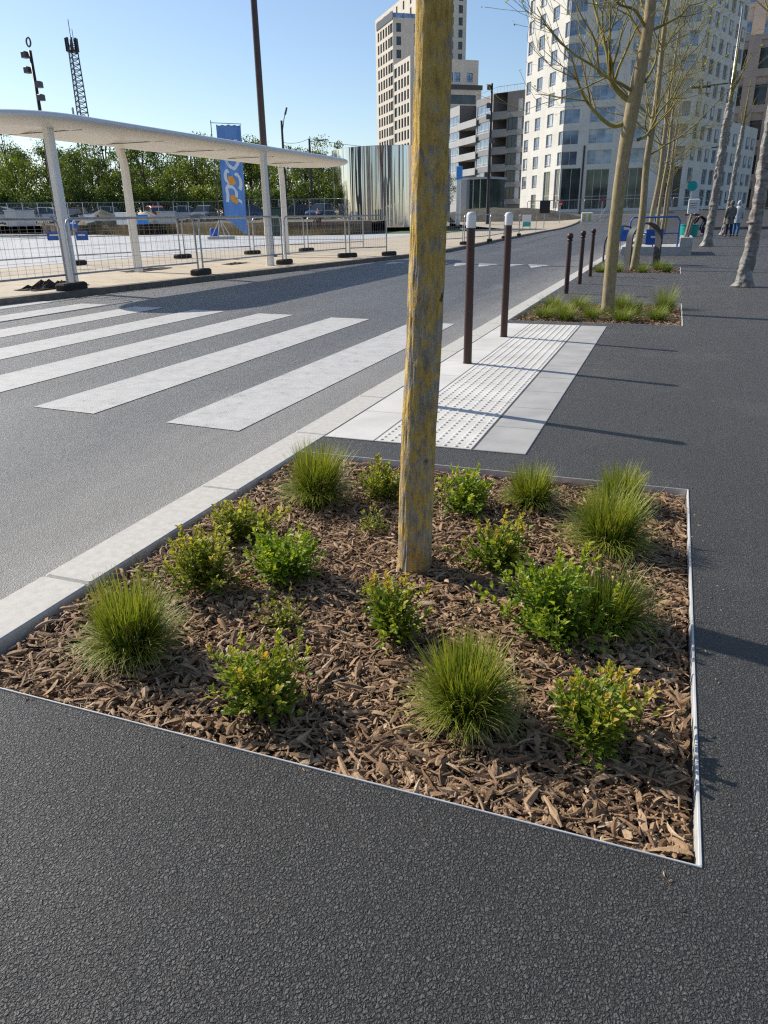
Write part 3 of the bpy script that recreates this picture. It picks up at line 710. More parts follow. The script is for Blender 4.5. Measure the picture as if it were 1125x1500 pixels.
# ------------------------------------------------------------------ wrapped trunks on the right
def wrapped(label, base, top, r_, seed, ext=None, hi=60):
    t = thing('wrapped_tree', label, 'tree', base, 0, 'trunks wrapped in grey sheeting'); P = spline([base, base.lerp(top, .35)+Vector((.02, 0, 0)), base.lerp(top, .7)-Vector((.015, 0, 0)), top], 140); m = MB()
    H_ = (top-base).length
    def fn(i, an):
        s_ = i/140*H_; v = 1+.24*noise.noise(Vector((math.cos(an)*1.2, math.sin(an)*1.2, s_*2.4+seed)))
        v += .17*abs(math.sin(s_*9+an*.6+3.2*noise.noise(Vector((s_*1.3, an*.4, seed)))))
        v += .16*noise.noise(Vector((math.cos(an)*2, math.sin(an)*2, s_*9+seed)))+.09*noise.noise(Vector((math.cos(an)*4, math.sin(an)*4, s_*22+seed)))
        return v*(1+.85*math.exp(-s_/.13))
    m.tube(P, [r_*(1-.22*i/140) for i in range(141)], 36, fn=fn); m.build('trunk_wrap', 'wrap', t, smooth=True, world=True)
    k = MB()
    for q in range(1):
        z = .3*H_; c = base.lerp(top, z/H_); k.lathe([(r_*1.14, -.012), (r_*1.2, 0), (r_*1.14, .012)], (c.x, c.y, c.z), 16)
    k.build('tie_rope', 'wood', t, smooth=True, world=True)
    c = MB(); rs = random.Random(seed); tips = []
    c.tube([top-Vector((0, 0, .3)), top+Vector((0, 0, .9)), top+Vector((.03, .02, 2.2))], [r_*.5, r_*.4, .012], 7)
    for q in range(5 if ext is None else ext): branch(c, top+Vector((0, 0, .1+.25*q)), Vector((rs.uniform(-1, 1), rs.uniform(-1, 1), 1.1)), rs.uniform(.8, 1.4), r_*.25, 2, rs, 3, tips)
    c.build('crown', 'twig', t, smooth=True, world=True)
wb = G(1088, 420); wrapped('near trunk bundled in crumpled grey sheeting, cut off by the picture edge', wb, Vector((wb.x+.06, wb.y, 3.4)), .098, 3)
wb = G(1035, 361); wrapped('slender wrapped trunk with splayed foot in front of the walking pair', wb, Vector((wb.x+.12, wb.y, 4.75)), .14, 9, 2)
wb = Vector((2.47, 47.5, 0)); wrapped('tall thin wrapped trunk rising behind the walking pair', wb, Vector((wb.x+.2, wb.y, 5.4)), .12, 14, 2)
# ================================================================== BOLLARDS
def bollard_white(label, x, y):
    t = thing('tall_bollard', label, 'bollard', (x, y, 0), 0, 'brown bollards with white caps')
    p = MB(); p.lathe([(.042, -.1), (.042, .008), (.036, .010), (.034, 1.095)], (0, 0, 0), 24); smooth_by_angle(p.build('post', 'brownmetal', t))
    c = MB(); c.lathe([(.035, 1.095), (.039, 1.097), (.040, 1.105), (.039, 1.192), (.035, 1.206), (.022, 1.214), (.0, 1.216)], (0, 0, 0), 24); smooth_by_angle(c.build('cap', 'whitecap', t), 50)
bollard_white('white capped bollard almost hidden behind the lichen covered trunk', -1.52, 4.66)
bollard_white('white capped brown bollard nearer of the two standing clear on the tactile strip', -1.56, 6.21)
bollard_white('white capped brown bollard farther along the tactile strip, near the second bed', -1.57, 7.77)
for lb, y in (('ball topped brown bollard right behind the second bed, first of three', 12.6), ('middle one of three ball topped brown bollards by the kerb', 14.44), ('farthest of three ball topped brown bollards, beside the third bed', 16.28)):
    t = thing('ball_bollard', lb, 'bollard', (-1.56, y, 0), 0, 'brown bollards with ball heads')
    p = MB(); p.lathe([(.037, -.1), (.037, .76), (.034, .775)], (0, 0, 0), 20); smooth_by_angle(p.build('post', 'brownmetal', t))
    c = MB(); c.lathe([(.03, .775), (.028, .79), (.045, .80), (.047, .815), (.03, .828), (.04, .838), (.052, .865), (.047, .895), (.03, .912), (0, .918)], (0, 0, 0), 20); smooth_by_angle(c.build('ball_head', 'brownmetal', t), 60)
# ================================================================== CANOPY
t = thing('bus_shelter_canopy', 'long white canopy with rounded ends on slim posts across the street', 'canopy', (-11.8, 17.5, .05))
def stadium(x0, x1, y0, y1, ins, z, n=20):
    r_ = (x1-x0)/2-ins; cx = (x0+x1)/2; out = []
    for k in range(n+1):
        a = math.pi*k/n; out.append((cx+r_*math.cos(a), y1-(x1-x0)/2+r_*math.sin(a)*1.15, z))
    for k in range(n+1):
        a = math.pi+math.pi*k/n; out.append((cx+r_*math.cos(a), y0+(x1-x0)/2+r_*math.sin(a)*1.15, z))
    return out
CX0, CX1, CY0, CY1 = -12.3, -9.88, 10.35, 24.3
m = MB()
prof = [(1.0, 2.77), (.6, 2.735), (.26, 2.745), (.09, 2.775), (.02, 2.81), (0, 2.85), (.02, 2.89), (.08, 2.92), (.2, 2.935), (.9, 2.96)]
m.loft([stadium(CX0, CX1, CY0, CY1, i, z) for i, z in prof], True, True)
o = m.build('roof', 'canopy', t, world=True); smooth_by_angle(o, 50)
for y in (12.0, 14.4, 16.8, 19.2, 21.6):
    q = MB(); q.box(((CX0+CX1)/2, y, 2.742), (1.7, .03, .014)); q.build('seam', 'farkerb', t, world=True)
for k, (x, y, bend) in enumerate([(-10.55, 11.5, 0), (G(396.5, 389, .05).x, G(396.5, 389, .05).y, 0), (-12.2, 15.55, .3), (G(420, 373, .05).x, G(420, 373, .05).y, .3)]):
    m = MB(); rings = []
    for z, wx in ((.04, .09), (1.2, .084), (2.3, .078), (2.5, .078), (2.62, .078), (2.78, .085)):
        dx = .5*bend*max(0, (z-2.4)/.4)**1.2; rings.append([(x+dx*.6+wx*.95*sx, y-dx*1.6+wx*sy, z) for sx, sy in ((-1,-.7),(-.7,-1),(.7,-1),(1,-.7),(1,.7),(.7,1),(-.7,1),(-1,.7))])
    m.loft(rings); smooth_by_angle(m.build('post', 'canopy', t, world=True), 35)
# ================================================================== CONSTRUCTION BARRIERS
def barrier(a, b, label, z=.06, htop=1.2, first=False, foot=True, nw=20, dense=True):
    a = Vector((a[0], a[1], z+T(a[1]))); b = Vector((b[0], b[1], z+T(b[1]))); d = b-a; L = d.length; dn = d/L; up = Vector((0, 0, 1))
    t = thing('site_barrier', label, 'barrier', a, 0, 'low mesh site barriers on rubber feet'); m = MB(); r_ = .021 if dense else .05; e = .09
    A = a+dn*e; B = b-dn*e; c = .13
    def P(s, h): return A+(B-A)*s+up*h
    cs = c/(B-A).length
    m.tube([P(0, .05), P(0, htop-c), P(cs*.3, htop-c*.3), P(cs, htop), P(1-cs, htop), P(1-cs*.3, htop-c*.3), P(1, htop-c), P(1, .05)], r_, 8)
    m.tube([P(0, .26), P(1, .26)], r_*.9, 6)
    smooth_by_angle(m.build('frame', 'galv', t, world=True), 50)
    wm = MB()
    for k in range(1, nw): wm.tube([P(k/nw, .26), P(k/nw, htop-.01)], .0028 if dense else .012, 3, cap=False)
    for q in (.5, .74, .98): wm.tube([P(0, q*htop/1.2), P(1, q*htop/1.2)], .0028, 3, cap=False)
    wm.build('wire_mesh', 'wire', t, world=True)
    if foot:
        f = MB(); ang = math.atan2(dn.y, dn.x)
        f.bbox((a.x, a.y, a.z+.06), (.62, .24, .125), .03, ang+.12); f.build('rubber_foot', 'rubber', t, world=True)
    return t
def g2(x, y, z=.06): p_ = G(x, y, z); return (p_.x, p_.y)
front = [(-10.25, 7.2), g2(106, 424), g2(295, 402), g2(417, 386.5), g2(509, 376.5), g2(570, 374)]
FL = ['mesh barrier entering at the left edge behind the zebra crossing', 'mesh barrier between the first canopy post and the second front rubber foot', 'mesh barrier in front of the canopy\'s right hand posts',
      'mesh barrier of the front row right of the canopy posts', 'short mesh barrier of the front row nearest the thick trunk']
front[0] = (front[1][0]+.3-.4*3.9/4, front[1][1]-3.7)
for k in range(5): barrier(front[k], front[k+1], FL[k])
ex = thing('barrier_foot', 'black rubber foot at the end of the front barrier row, next to the thick trunk', 'rubber foot', (front[5][0], front[5][1], .06))
m = MB(); m.bbox((0, 0, .06), (.62, .24, .125), .03, 1.4); m.build('block', 'rubber', ex)
back = [(-16.4, 12.9), g2(112, 388), g2(268, 378), g2(370, 372), g2(449, 368), g2(535, 364)]
BL = ['barrier of the rear row at the left edge before the pale plaza', 'rear row barrier standing behind the first canopy post', 'rear row barrier seen under the middle of the canopy', 'rear row barrier in front of the blue banner\'s foot', 'rear row barrier in front of the green cabinet']
for k in range(5): barrier(back[k], back[k+1], BL[k])
far = [(-9.2, 30.5), g2(679, 358), g2(717, 353.5), g2(738, 349), g2(760, 345), g2(785, 340.5)]
LL = ['first mesh barrier right of the thick trunk beyond the road', 'second mesh barrier right of the thick trunk, behind the nearer white capped bollard', 'third mesh barrier along the far kerb, between the two white caps', 'fourth mesh barrier along the far kerb just right of the second white cap', 'last mesh barrier of the far kerb row by the white notice panel']
for k in range(5): barrier(far[k], far[k+1], LL[k], nw=14)
FF = [(-21, 116.5), (-17, 117), (-13, 117.5), (-9, 118), (-5, 118), (-1, 117.5), (3, 116.5)]
for k in range(6):
    barrier(FF[k], FF[k+1], ['barrier at the road end left of the red round sign', 'barrier at the road end right of the red round sign', 'barrier behind the yellow white block', 'barrier at the road end behind the second street tree', 'barrier at the road end behind the row of thin trunks', 'barrier at the road end behind the white box sign'][k], htop=1.9, nw=10, dense=False)
# ================================================================== BANNER
bz = Vector((-27.6, 43.9, .06)); t = thing('advertising_flag', 'tall blue flag with white and orange letter shapes on a four legged stand', 'flag', bz)
vx = Vector((.87, .49, 0)).normalized(); vx = Vector((math.cos(R(32)), math.sin(R(32)), 0))
m = MB(); m.tube([(0, 0, .9), (0, 0, 6.85)], [.035, .025], 8); m.build('pole', 'darkpole', t)
m = MB(); m.tube([Vector((0, 0, 6.72)), vx*1.85+Vector((0, 0, 6.66))], .02, 6); m.build('top_arm', 'darkpole', t)
m = MB()
for s in (-1, -.35, .4, 1): m.tube([vx*(.05*s)+Vector((0, 0, 1.15)), vx*(.62*s)+Vector((.2*s, -.25*s, .06))], .024, 6)
m.build('stand_leg', 'white', t)
m = MB(); m.bbox((0, 0, .1), (1.75, .7, .16), .03, R(32)); m.build('ballast_base', 'concrete', t)
nx, ny = 18, 60; vs = []
def flagp(u, v):     # u across 0..1, v down 0..1
    Wd = 1.5; top = 6.64-.07*abs(math.sin(u*math.pi*4.0)); Lh = 5.75
    drop = .55 if v > .9 else 0
    x = .3+u*Wd*(1-.10*v)+.04*v*v
    z = top-v*Lh*(1-.06*math.cos(u*3)) - (.0 if v < .88 else (v-.88)*2.0*u)
    wv = .09*math.sin(u*9+v*3)*(1-.5*v)+.07*math.sin(v*9+u*2)
    return vx*x+Vector((-vx.y, vx.x, 0))*wv+Vector((0, 0, z))
for j in range(ny+1):
    for i in range(nx+1): vs.append(flagp(i/nx, j/ny))
m = MB().add(vs, [(j*(nx+1)+i, j*(nx+1)+i+1, (j+1)*(nx+1)+i+1, (j+1)*(nx+1)+i) for j in range(ny) for i in range(nx)])
fl = m.build('cloth', 'flag', t, smooth=True); sm = fl.modifiers.new('thick', 'SOLIDIFY'); sm.thickness = .006
def onflag(pts, wd, name, mat, closed=False):
    "a printed stroke following the cloth, 8 mm proud on the camera side"
    m = MB(); n_ = Vector((vx.y, -vx.x, 0)); pts = [Vector((a, b, 0)) for a, b in pts]; sp = spline(pts, 26); L, Rr = [], []
    for i, p_ in enumerate(sp):
        d = sp[min(i+1, 26)]-sp[max(i-1, 0)]; d = Vector((d.x*1.5, d.y*5.75, 0)).normalized(); nn_ = Vector((-d.y/1.5, d.x/5.75, 0))*wd/2
        for q in (1, -1): L.append(flagp(p_.x+nn_.x*q, p_.y+nn_.y*q)+n_*.012)
    m.add(L, [(2*i, 2*i+1, 2*i+3, 2*i+2) for i in range(26)]); return m.build(name, mat, fl)
def blob(cu, cv, ru, rv_, name):
    m = MB(); n_ = Vector((vx.y, -vx.x, 0)); k = 20
    vs = [flagp(cu, cv)+n_*.03]+[flagp(cu+ru*math.cos(2*math.pi*i/k)*(1+.12*math.cos(3*2*math.pi*i/k)), cv+rv_*math.sin(2*math.pi*i/k))+n_*.03 for i in range(k)]
    m.add(vs, [(0, 1+i, 1+(i+1) % k) for i in range(k)]); m.build(name, 'orange', fl)
W_ = .19
onflag([(.2, .30), (.34, .385), (.55, .42), (.75, .37), (.85, .295)], W_, 'printed_letter', 'flagwhite')
onflag([(.14, .145), (.16, .2), (.12, .25)], .12, 'printed_letter', 'flagwhite'); onflag([(.76, .13), (.78, .2)], .2, 'printed_letter', 'flagwhite')
onflag([(.36, .455), (.22, .49), (.22, .56), (.34, .60)], W_, 'printed_letter', 'flagwhite')
onflag([(.62, .46), (.80, .49), (.86, .55), (.80, .61)], W_, 'printed_letter', 'flagwhite')
onflag([(.2, .80), (.24, .72), (.22, .65), (.4, .615), (.62, .64), (.62, .70)], W_, 'printed_letter', 'flagwhite')
onflag([(.62, .725), (.86, .725)], .17, 'printed_letter', 'flagwhite')
blob(.46, .55, .17, .045, 'printed_dot'); blob(.5, .735, .17, .04, 'printed_dot'); blob(.45, .17, .16, .035, 'printed_dot')
# ================================================================== POLES, LAMPS, MASTS
def vtop(x, y, rad): return at(x, y, rad)
# floodlight mast left
p = at(85, 320, 32); q = at(37, 52, 32); t = thing('floodlight_mast', 'dark mast with four small floodlights and a ring top, behind the canopy\'s left end', 'lamp post', (p.x, p.y, .06))
m = MB(); m.tube([(0, 0, 0), (0, 0, q.z-.5)], [.085, .055], 10); m.build('pole', 'darkpole', t, smooth=True)
m = MB(); c0 = Vector((0, 0, q.z-.25)); m.tube([c0+Vector((r_*math.cos(a), 0, r_*1.5*math.sin(a))) for a in [2*math.pi*k/14 for k in range(15)] for r_ in (.09,)], .03, 6); m.build('ring_top', 'lamp', t, smooth=True)
for k, (dz, s) in enumerate(((.62, -1), (1.08, -1), (1.55, 1), (1.95, 1))):
    m = MB(); m.bbox((.2*s, -.05, q.z-dz), (.2, .24, .2), .03); m.tube([(0, 0, q.z-dz), (.16*s, 0, q.z-dz)], .02, 6); m.build('floodlight', 'lamp', t)
# centre mast
p = at(386, 210, 26); t = thing('street_mast', 'tall plain brown mast rising behind the right part of the canopy out of the picture', 'lamp post', (p.x, p.y, .06))
m = MB(); m.lathe([(.2, 0), (.2, .03), (.115, .035), (.105, 4), (.085, 10)], (0, 0, 0), 14); smooth_by_angle(m.build('pole', 'darkbrownpole', t), 40)
m = MB(); m.tube([(0, 0, 9.9), (.1, -.5, 10.3), (.2, -1.4, 10.4)], [.05, .045, .04], 8); m.bbox((.23, -1.7, 10.4), (.22, .6, .09), .03); m.build('lamp_head', 'lamp', t)
# small wooden poles with cables
PA = at(412, 172, 90); PB = at(453, 203, 90)
t = thing('utility_pole', 'thin dark pole with a raised lamp arm above the canopy', 'pole', (PA.x, PA.y, 1.2)); zt = PA.z-1.2
m = MB(); m.tube([(0, 0, 0), (0, 0, zt-.3)], [.16, .12], 8); m.build('pole', 'darkpole', t)
m = MB(); m.tube([(0, 0, zt-1.6), (.25, .1, zt-.2), (.45, .2, zt+.5)], .05, 6); m.tube([(.38, .18, zt+.25), (.6, .25, zt+.95)], [.12, .1], 8); m.build('lamp_arm', 'lamp', t)
tb = thing('utility_pole', 'thin dark pole with a flat lamp arm, left of the mirrored drum', 'pole', (PB.x, PB.y, 1.2)); zt2 = PB.z-1.2
m = MB(); m.tube([(0, 0, 0), (0, 0, zt2)], [.16, .12], 8); m.build('pole', 'darkpole', tb)
m = MB(); m.tube([(0, 0, zt2-.3), (1.9, .3, zt2-.2)], .035, 6); m.bbox((1.6, .25, zt2-.18), (1.0, .18, .1), .03, .15); m.build('lamp_arm', 'lamp', tb)
c = MB(); a = Vector((PA.x, PA.y, PA.z-2.4)); b = Vector((PB.x, PB.y, PB.z)); e = at(600, 217, 110)
def sag(p_, q_, s): return [p_.lerp(q_, k/10)-Vector((0, 0, s*4*(k/10)*(1-k/10))) for k in range(11)]
c.tube(sag(a, b, .25), .022, 4); c.tube(sag(b, e, .3), .022, 4); c.tube(sag(b-Vector((0, 0, .6)), at(505, 228, 80), .1), .02, 4)
tag(c.build('overhead_cable', 'darkpole'), 'thin overhead cables strung between the two utility poles and the mirrored drum', 'cable')
# lattice mast
p = at(140, 300, 150); q = at(107, 62, 150); zb_ = 2.0; t = thing('lattice_mast', 'tall open lattice radio mast behind the trees on the left', 'mast', (p.x, p.y, zb_)); Hm = q.z-zb_
m = MB(); nb = 34
def lg(k, f): wv = (1.35-.55*f); a = k*2*math.pi/3+.4; return Vector((wv*math.cos(a), wv*math.sin(a), f*Hm))
for k in range(3): m.tube([lg(k, 0), lg(k, 1)], .11, 5)
for j in range(nb):
    for k in range(3):
        m.tube([lg(k, j/nb), lg((k+1) % 3, (j+1)/nb)], .05, 4, cap=False); m.tube([lg(k, j/nb), lg((k+1) % 3, j/nb)], .045, 4, cap=False)
m.build('lattice_frame', 'lamp', t)
m = MB(); m.lathe([(.95, Hm-1.3), (.95, Hm-1.2)], (0, 0, 0), 10)
for k in range(8): a = k*math.pi/4; m.box((.9*math.cos(a), .9*math.sin(a), Hm-.4), (.28, .28, 1.9), a)
m.tube([(0, 0, Hm), (0, 0, Hm+3.2)], .06, 5); m.tube([(.5, 0, Hm), (.5, 0, Hm+1.8)], .05, 5); m.build('antenna_head', 'darkpole', t)
m = MB()
for f in (.62, .53, .45, .38, .55, .47): m.bbox((-1.5-.1*f, -.3, f*Hm), (.28, .3, 1.6), .05)
m.build('antenna_panel', 'galv', t)
# lamp by the grey flats
p = at(714, 320, 92); q = at(723, 122, 92); t = thing('street_mast', 'tall dark mast in front of the grey flats', 'lamp post', (p.x, p.y, T(p.y))); zt = q.z-T(p.y)
m = MB(); m.lathe([(.26, 0), (.22, .1), (.17, zt*.5), (.12, zt)], (0, 0, 0), 10); m.build('pole', 'darkpole', t, smooth=True)
m = MB()
for dz, s in ((.35, -1), (2.1, -1), (3.2, -1), (5.6, 1), (9, -1)): m = MB(); m.bbox((.3*s, -.1, zt-dz), (.4, .35, .5), .06); m.build('floodlight', 'lamp', t)
# lamps on the right
p = at(1062, 122, 64); q = at(1088, 10, 64); t = thing('street_lamp', 'slim pole with a long dark lamp arm, in front of the brown building', 'street lamp', (q.x, q.y, T(q.y))); zt = q.z-T(q.y)
m = MB(); m.tube([(0, 0, 0), (0, 0, zt)], [.1, .055], 8); m.build('pole', 'galv', t, smooth=True)
za = at(1080, 122, 64).z-T(q.y); m = MB(); m.tube([(0, 0, za+.05), (-1.0, -.1, za), (-2.1, -.2, za-.08)], .045, 6); m.bbox((-2.0, -.2, za-.1), (1.3, .3, .13), .04); m.build('lamp_arm', 'darkpole', t)
p = at(1043, 325, 56); t = thing('street_lamp', 'dark post with a small red box and cross arm behind the slender wrapped trunk', 'lamp post', (p.x, p.y, T(p.y)))
m = MB(); m.tube([(0, 0, 0), (.25, 0, 6.4)], [.09, .06], 8); m.build('pole', 'darkpole', t); m = MB(); m.box((.05, -.1, 1.65), (.2, .2, .5)); m.build('box', 'red', t)
m = MB(); m.tube([(.2, 0, 5.1), (-.65, 0, 5.0)], .04, 6); m.build('cross_arm', 'darkpole', t)
# ================================================================== WALL, RAISED GROUND, DRUM
wp = [at(60, 322, 108).xy, at(121, 322, 92).xy, at(200, 322, 78).xy, G(250, 342).xy*.93, G(310, 345).xy, G(400, 346).xy, G(500, 345).xy, G(545, 343.5).xy]
wp = [tuple(v) for v in wp]
def wall_ribbon(name, pts, z0, z1, th, mat, label, cat):
    m = MB(); L = [Vector(p) for p in pts]; ni = []
    for i in range(len(L)):
        d = (L[min(i+1, len(L)-1)]-L[max(i-1, 0)]).normalized(); ni.append(Vector((-d.y, d.x)))
    m.loft([[(p.x, p.y, z0), (p.x, p.y, z1), (p.x+n_.x*th, p.y+n_.y*th, z1), (p.x+n_.x*th, p.y+n_.y*th, z0)] for p, n_ in zip(L, ni)])
    return tag(m.build(name, mat), label, cat)
sp_ = [Vector((a, b, 0)) for a, b in wp]; spw = [(v.x, v.y) for v in spline(sp_, 40)]
wall_ribbon('planter_wall', spw, -.1, 1.0, .35, 'brick', 'low red brown brick planter wall curving behind the pale plaza', 'wall')
m = MB(); back_ = [(-30, 75), (-34, 90), (-60, 150), (-160, 190), (-260, 150)]
poly = [(x, y+.3, .93) for x, y in spw]; tail = [(-24, 66, 1.0), (-23, 80, 1.1), (-30, 108, 1.3), (-70, 210, 2.4), (-260, 240, 2.6), (-300, 130, 2.4)]
vs = [Vector(v) for v in poly+tail]; cen = Vector((-75, 110, 1.8)); vs.append(cen); k_ = len(vs)-1
m.add(vs, [(i, (i+1) % k_, k_) for i in range(k_)]); m.build('raised_ground', 'earth', kind='structure')
# dry reeds in front of the wall
rs = np.random.RandomState(5); Vv, Ff, rv = [], [], []
for k in range(5200):
    i = rs.randint(6, 38); f = rs.uniform(); x = spw[i][0]+(spw[i+1][0]-spw[i][0])*f; yv = spw[i][1]+(spw[i+1][1]-spw[i][1])*f
    off = rs.uniform(-1.1, -.05); hh = rs.uniform(.45, 1.15)*(1 if i < 30 else .6); x += rs.normal(0, .1); b = len(Vv); lx, ly = rs.normal(0, .15, 2); wv = rs.uniform(.01, .025)
    yv += off
    Vv += [(x-wv, yv, 0), (x+wv, yv, 0), (x+lx+wv*.3, yv+ly, hh), (x+lx-wv*.3, yv+ly, hh)]; Ff.append((b, b+1, b+2, b+3)); rv += [rs.beta(2, 2)]*4
o = np_mesh('dry_reeds', np.array(Vv), np.array(Ff), 'drygrass', np.array(rv)); o['kind'] = 'stuff'
lw = MB(); lp = [(-24.2, 57), (-16.5, 57), (-17, 70), (-22.6, 70)]; lw.add([(x, y, .09+T(y)) for x, y in lp], [(0, 1, 2, 3)]); lw.build('lawn', 'lawn', kind='structure')
# mirrored drum
dc = at(574, 300, 76); rr_ = 5.55; t = thing('mirrored_pavilion', 'round drum shaped pavilion clad in mirror polished steel', 'pavilion', (dc.x, dc.y, .4))
zt = at(570, 213, 70.5).z-.4; m = MB(); ring = []; nS = 120
rs2 = random.Random(4)
off = [0*rs2.uniform(-.02, .02) for _ in range(nS)]
for z in (0, zt*.33, zt*.66, zt): ring.append([((rr_+off[k])*math.cos(2*math.pi*k/nS), (rr_+off[k])*math.sin(2*math.pi*k/nS), z) for k in range(nS)])
m.loft(ring, True, True); smooth_by_angle(m.build('mirror_wall', 'mirror', t), 40)
m = MB()
for k in range(14): a = 2*math.pi*(k+.3)/14; m.box((rr_*math.cos(a), rr_*math.sin(a), zt/2), (.03, .025, zt-.02), a)
m.build('panel_joint', 'galv', t)
m = MB(); m.lathe([(rr_-.2, zt), (rr_-.2, zt+.05), (0, zt+.06)], (0, 0, 0), 40); m.build('roof', 'galv', t)
# green cabinet, seated person spot, blue ball etc.
p = G(404, 347); t = thing('utility_cabinet', 'dark green street cabinet in front of the brick planter wall', 'cabinet', (p.x, p.y, .06)); m = MB(); m.bbox((0, 0, .95), (1.25, .6, 1.9), .04, .4); m.build('casing', 'green_bin', t)
m = MB(); m.bbox((0, 0, 1.94), (1.35, .7, .07), .02, .4); m.build('lid', 'green_bin', t); m = MB(); m.box((.0, -.32, 1.0), (.02, .04, 1.6), .4); m.build('door_seam', 'black', t)
# small blue notice plates hung on the barriers
for (px, py, ss, lb) in ((80, 345.5, 8, 'small blue notice plate on the rear barrier left of the first canopy post'), (120, 345.5, 6.5, 'small blue notice plate on the rear barrier right of the first canopy post'), (107, 327.5, 5, 'tiny blue plate on the plaza fence right of the first canopy post')):
    p = at(px, py, 22.5 if py > 330 else 40); t = thing('notice_plate', lb, 'sign', p); k_ = (22.5 if py > 330 else 40)/1075*1.12
    m = MB(); m.bbox((0, 0, 0), (ss*2*k_, .02, 9.5*k_), .005, .75); m.build('plate', 'blue', t)
    m = MB(); m.box((-.02*0, -.014, .02), (ss*1.2*k_, .006, 1.6*k_), .75); m.build('white_line', 'white', t)
p = G(308, 350); t = thing('blue_drum', 'small blue drum on the plaza beside the flag stand', 'drum', (p.x-.9, p.y+2, .06)); m = MB(); m.lathe([(.3, 0), (.33, .05), (.34, .3), (.33, .55), (.3, .6), (.27, .6), (.27, .57), (0, .57)], (0, 0, 0), 18); smooth_by_angle(m.build('body', 'blue', t), 40)
# plastic sheets under the feet by the kerb
for px, py, L, wv, lb in ((75, 421, 2.6, .7, 'crumpled black sheeting on the pavers behind the first front rubber foot'), (215, 395, 3.2, .6, 'flat black sheeting at the foot of the second canopy post'), (345, 386, 2.0, .5, 'strip of black sheeting in front of the right canopy posts')):
    p = G(px, py, .06); m = MB(); nx_, ny_ = 22, 10; vs = []
    for j in range(ny_+1):
        for i in range(nx_+1):
            u, v = i/nx_-.5, j/ny_-.5; e = 1+.35*noise.noise(Vector((u*5, v*5, px))); hz = .11*abs(noise.noise(Vector((u*9, v*6, px+3))))*(1-4*v*v)*(1-4*u*u)
            vs.append((u*wv*e*.9+.15*noise.noise(Vector((u*3, 2, px))), v*L*.5*e, .008+hz*(2.4 if L < 2.8 and py > 400 else .6)))
    m.add(vs, [(j*(nx_+1)+i, j*(nx_+1)+i+1, (j+1)*(nx_+1)+i+1, (j+1)*(nx_+1)+i) for j in range(ny_) for i in range(nx_)])
    o = tag(m.build('black_sheeting', 'rubber'), lb, 'sheeting'); o.location = (p.x, p.y, .055)
# ================================================================== BUILDINGS
WCACHE = {}
def win_mesh(wd, ht, kind):
    key = (round(wd, 2), round(ht, 2), kind)
    if key in WCACHE: return WCACHE[key]
    m = MB(); gl, fr, nm, tr, bl = kind; b = .07
    m.box((wd/2, 0, ht/2), (wd-.02, .03, ht-.02), m=0)
    for x in (b/2, wd-b/2): m.box((x, -.02, ht/2), (b, .07, ht), m=1)
    for z in (b/2, ht-b/2): m.box((wd/2, -.02, z), (wd-2*b, .068, b), m=1)
    for k in range(1, nm): m.box((wd*k/nm, -.02, ht/2), (.06, .066, ht-2*b), m=1)
    if tr: m.box((wd/2, -.02, ht*tr), (wd-2*b, .064, .06), m=1)
    if bl:
        for k in range(nm):
            if (k+int(bl*10)) % 2 == 0: m.box((wd*(k+.5)/nm, .0, ht*(1-bl/2)), (wd/nm-.14, .045, ht*bl-.1), m=2)
    me = m.build('window', [gl, fr, 'blind']); d = me.data; bpy.data.objects.remove(me); WCACHE[key] = d; return d
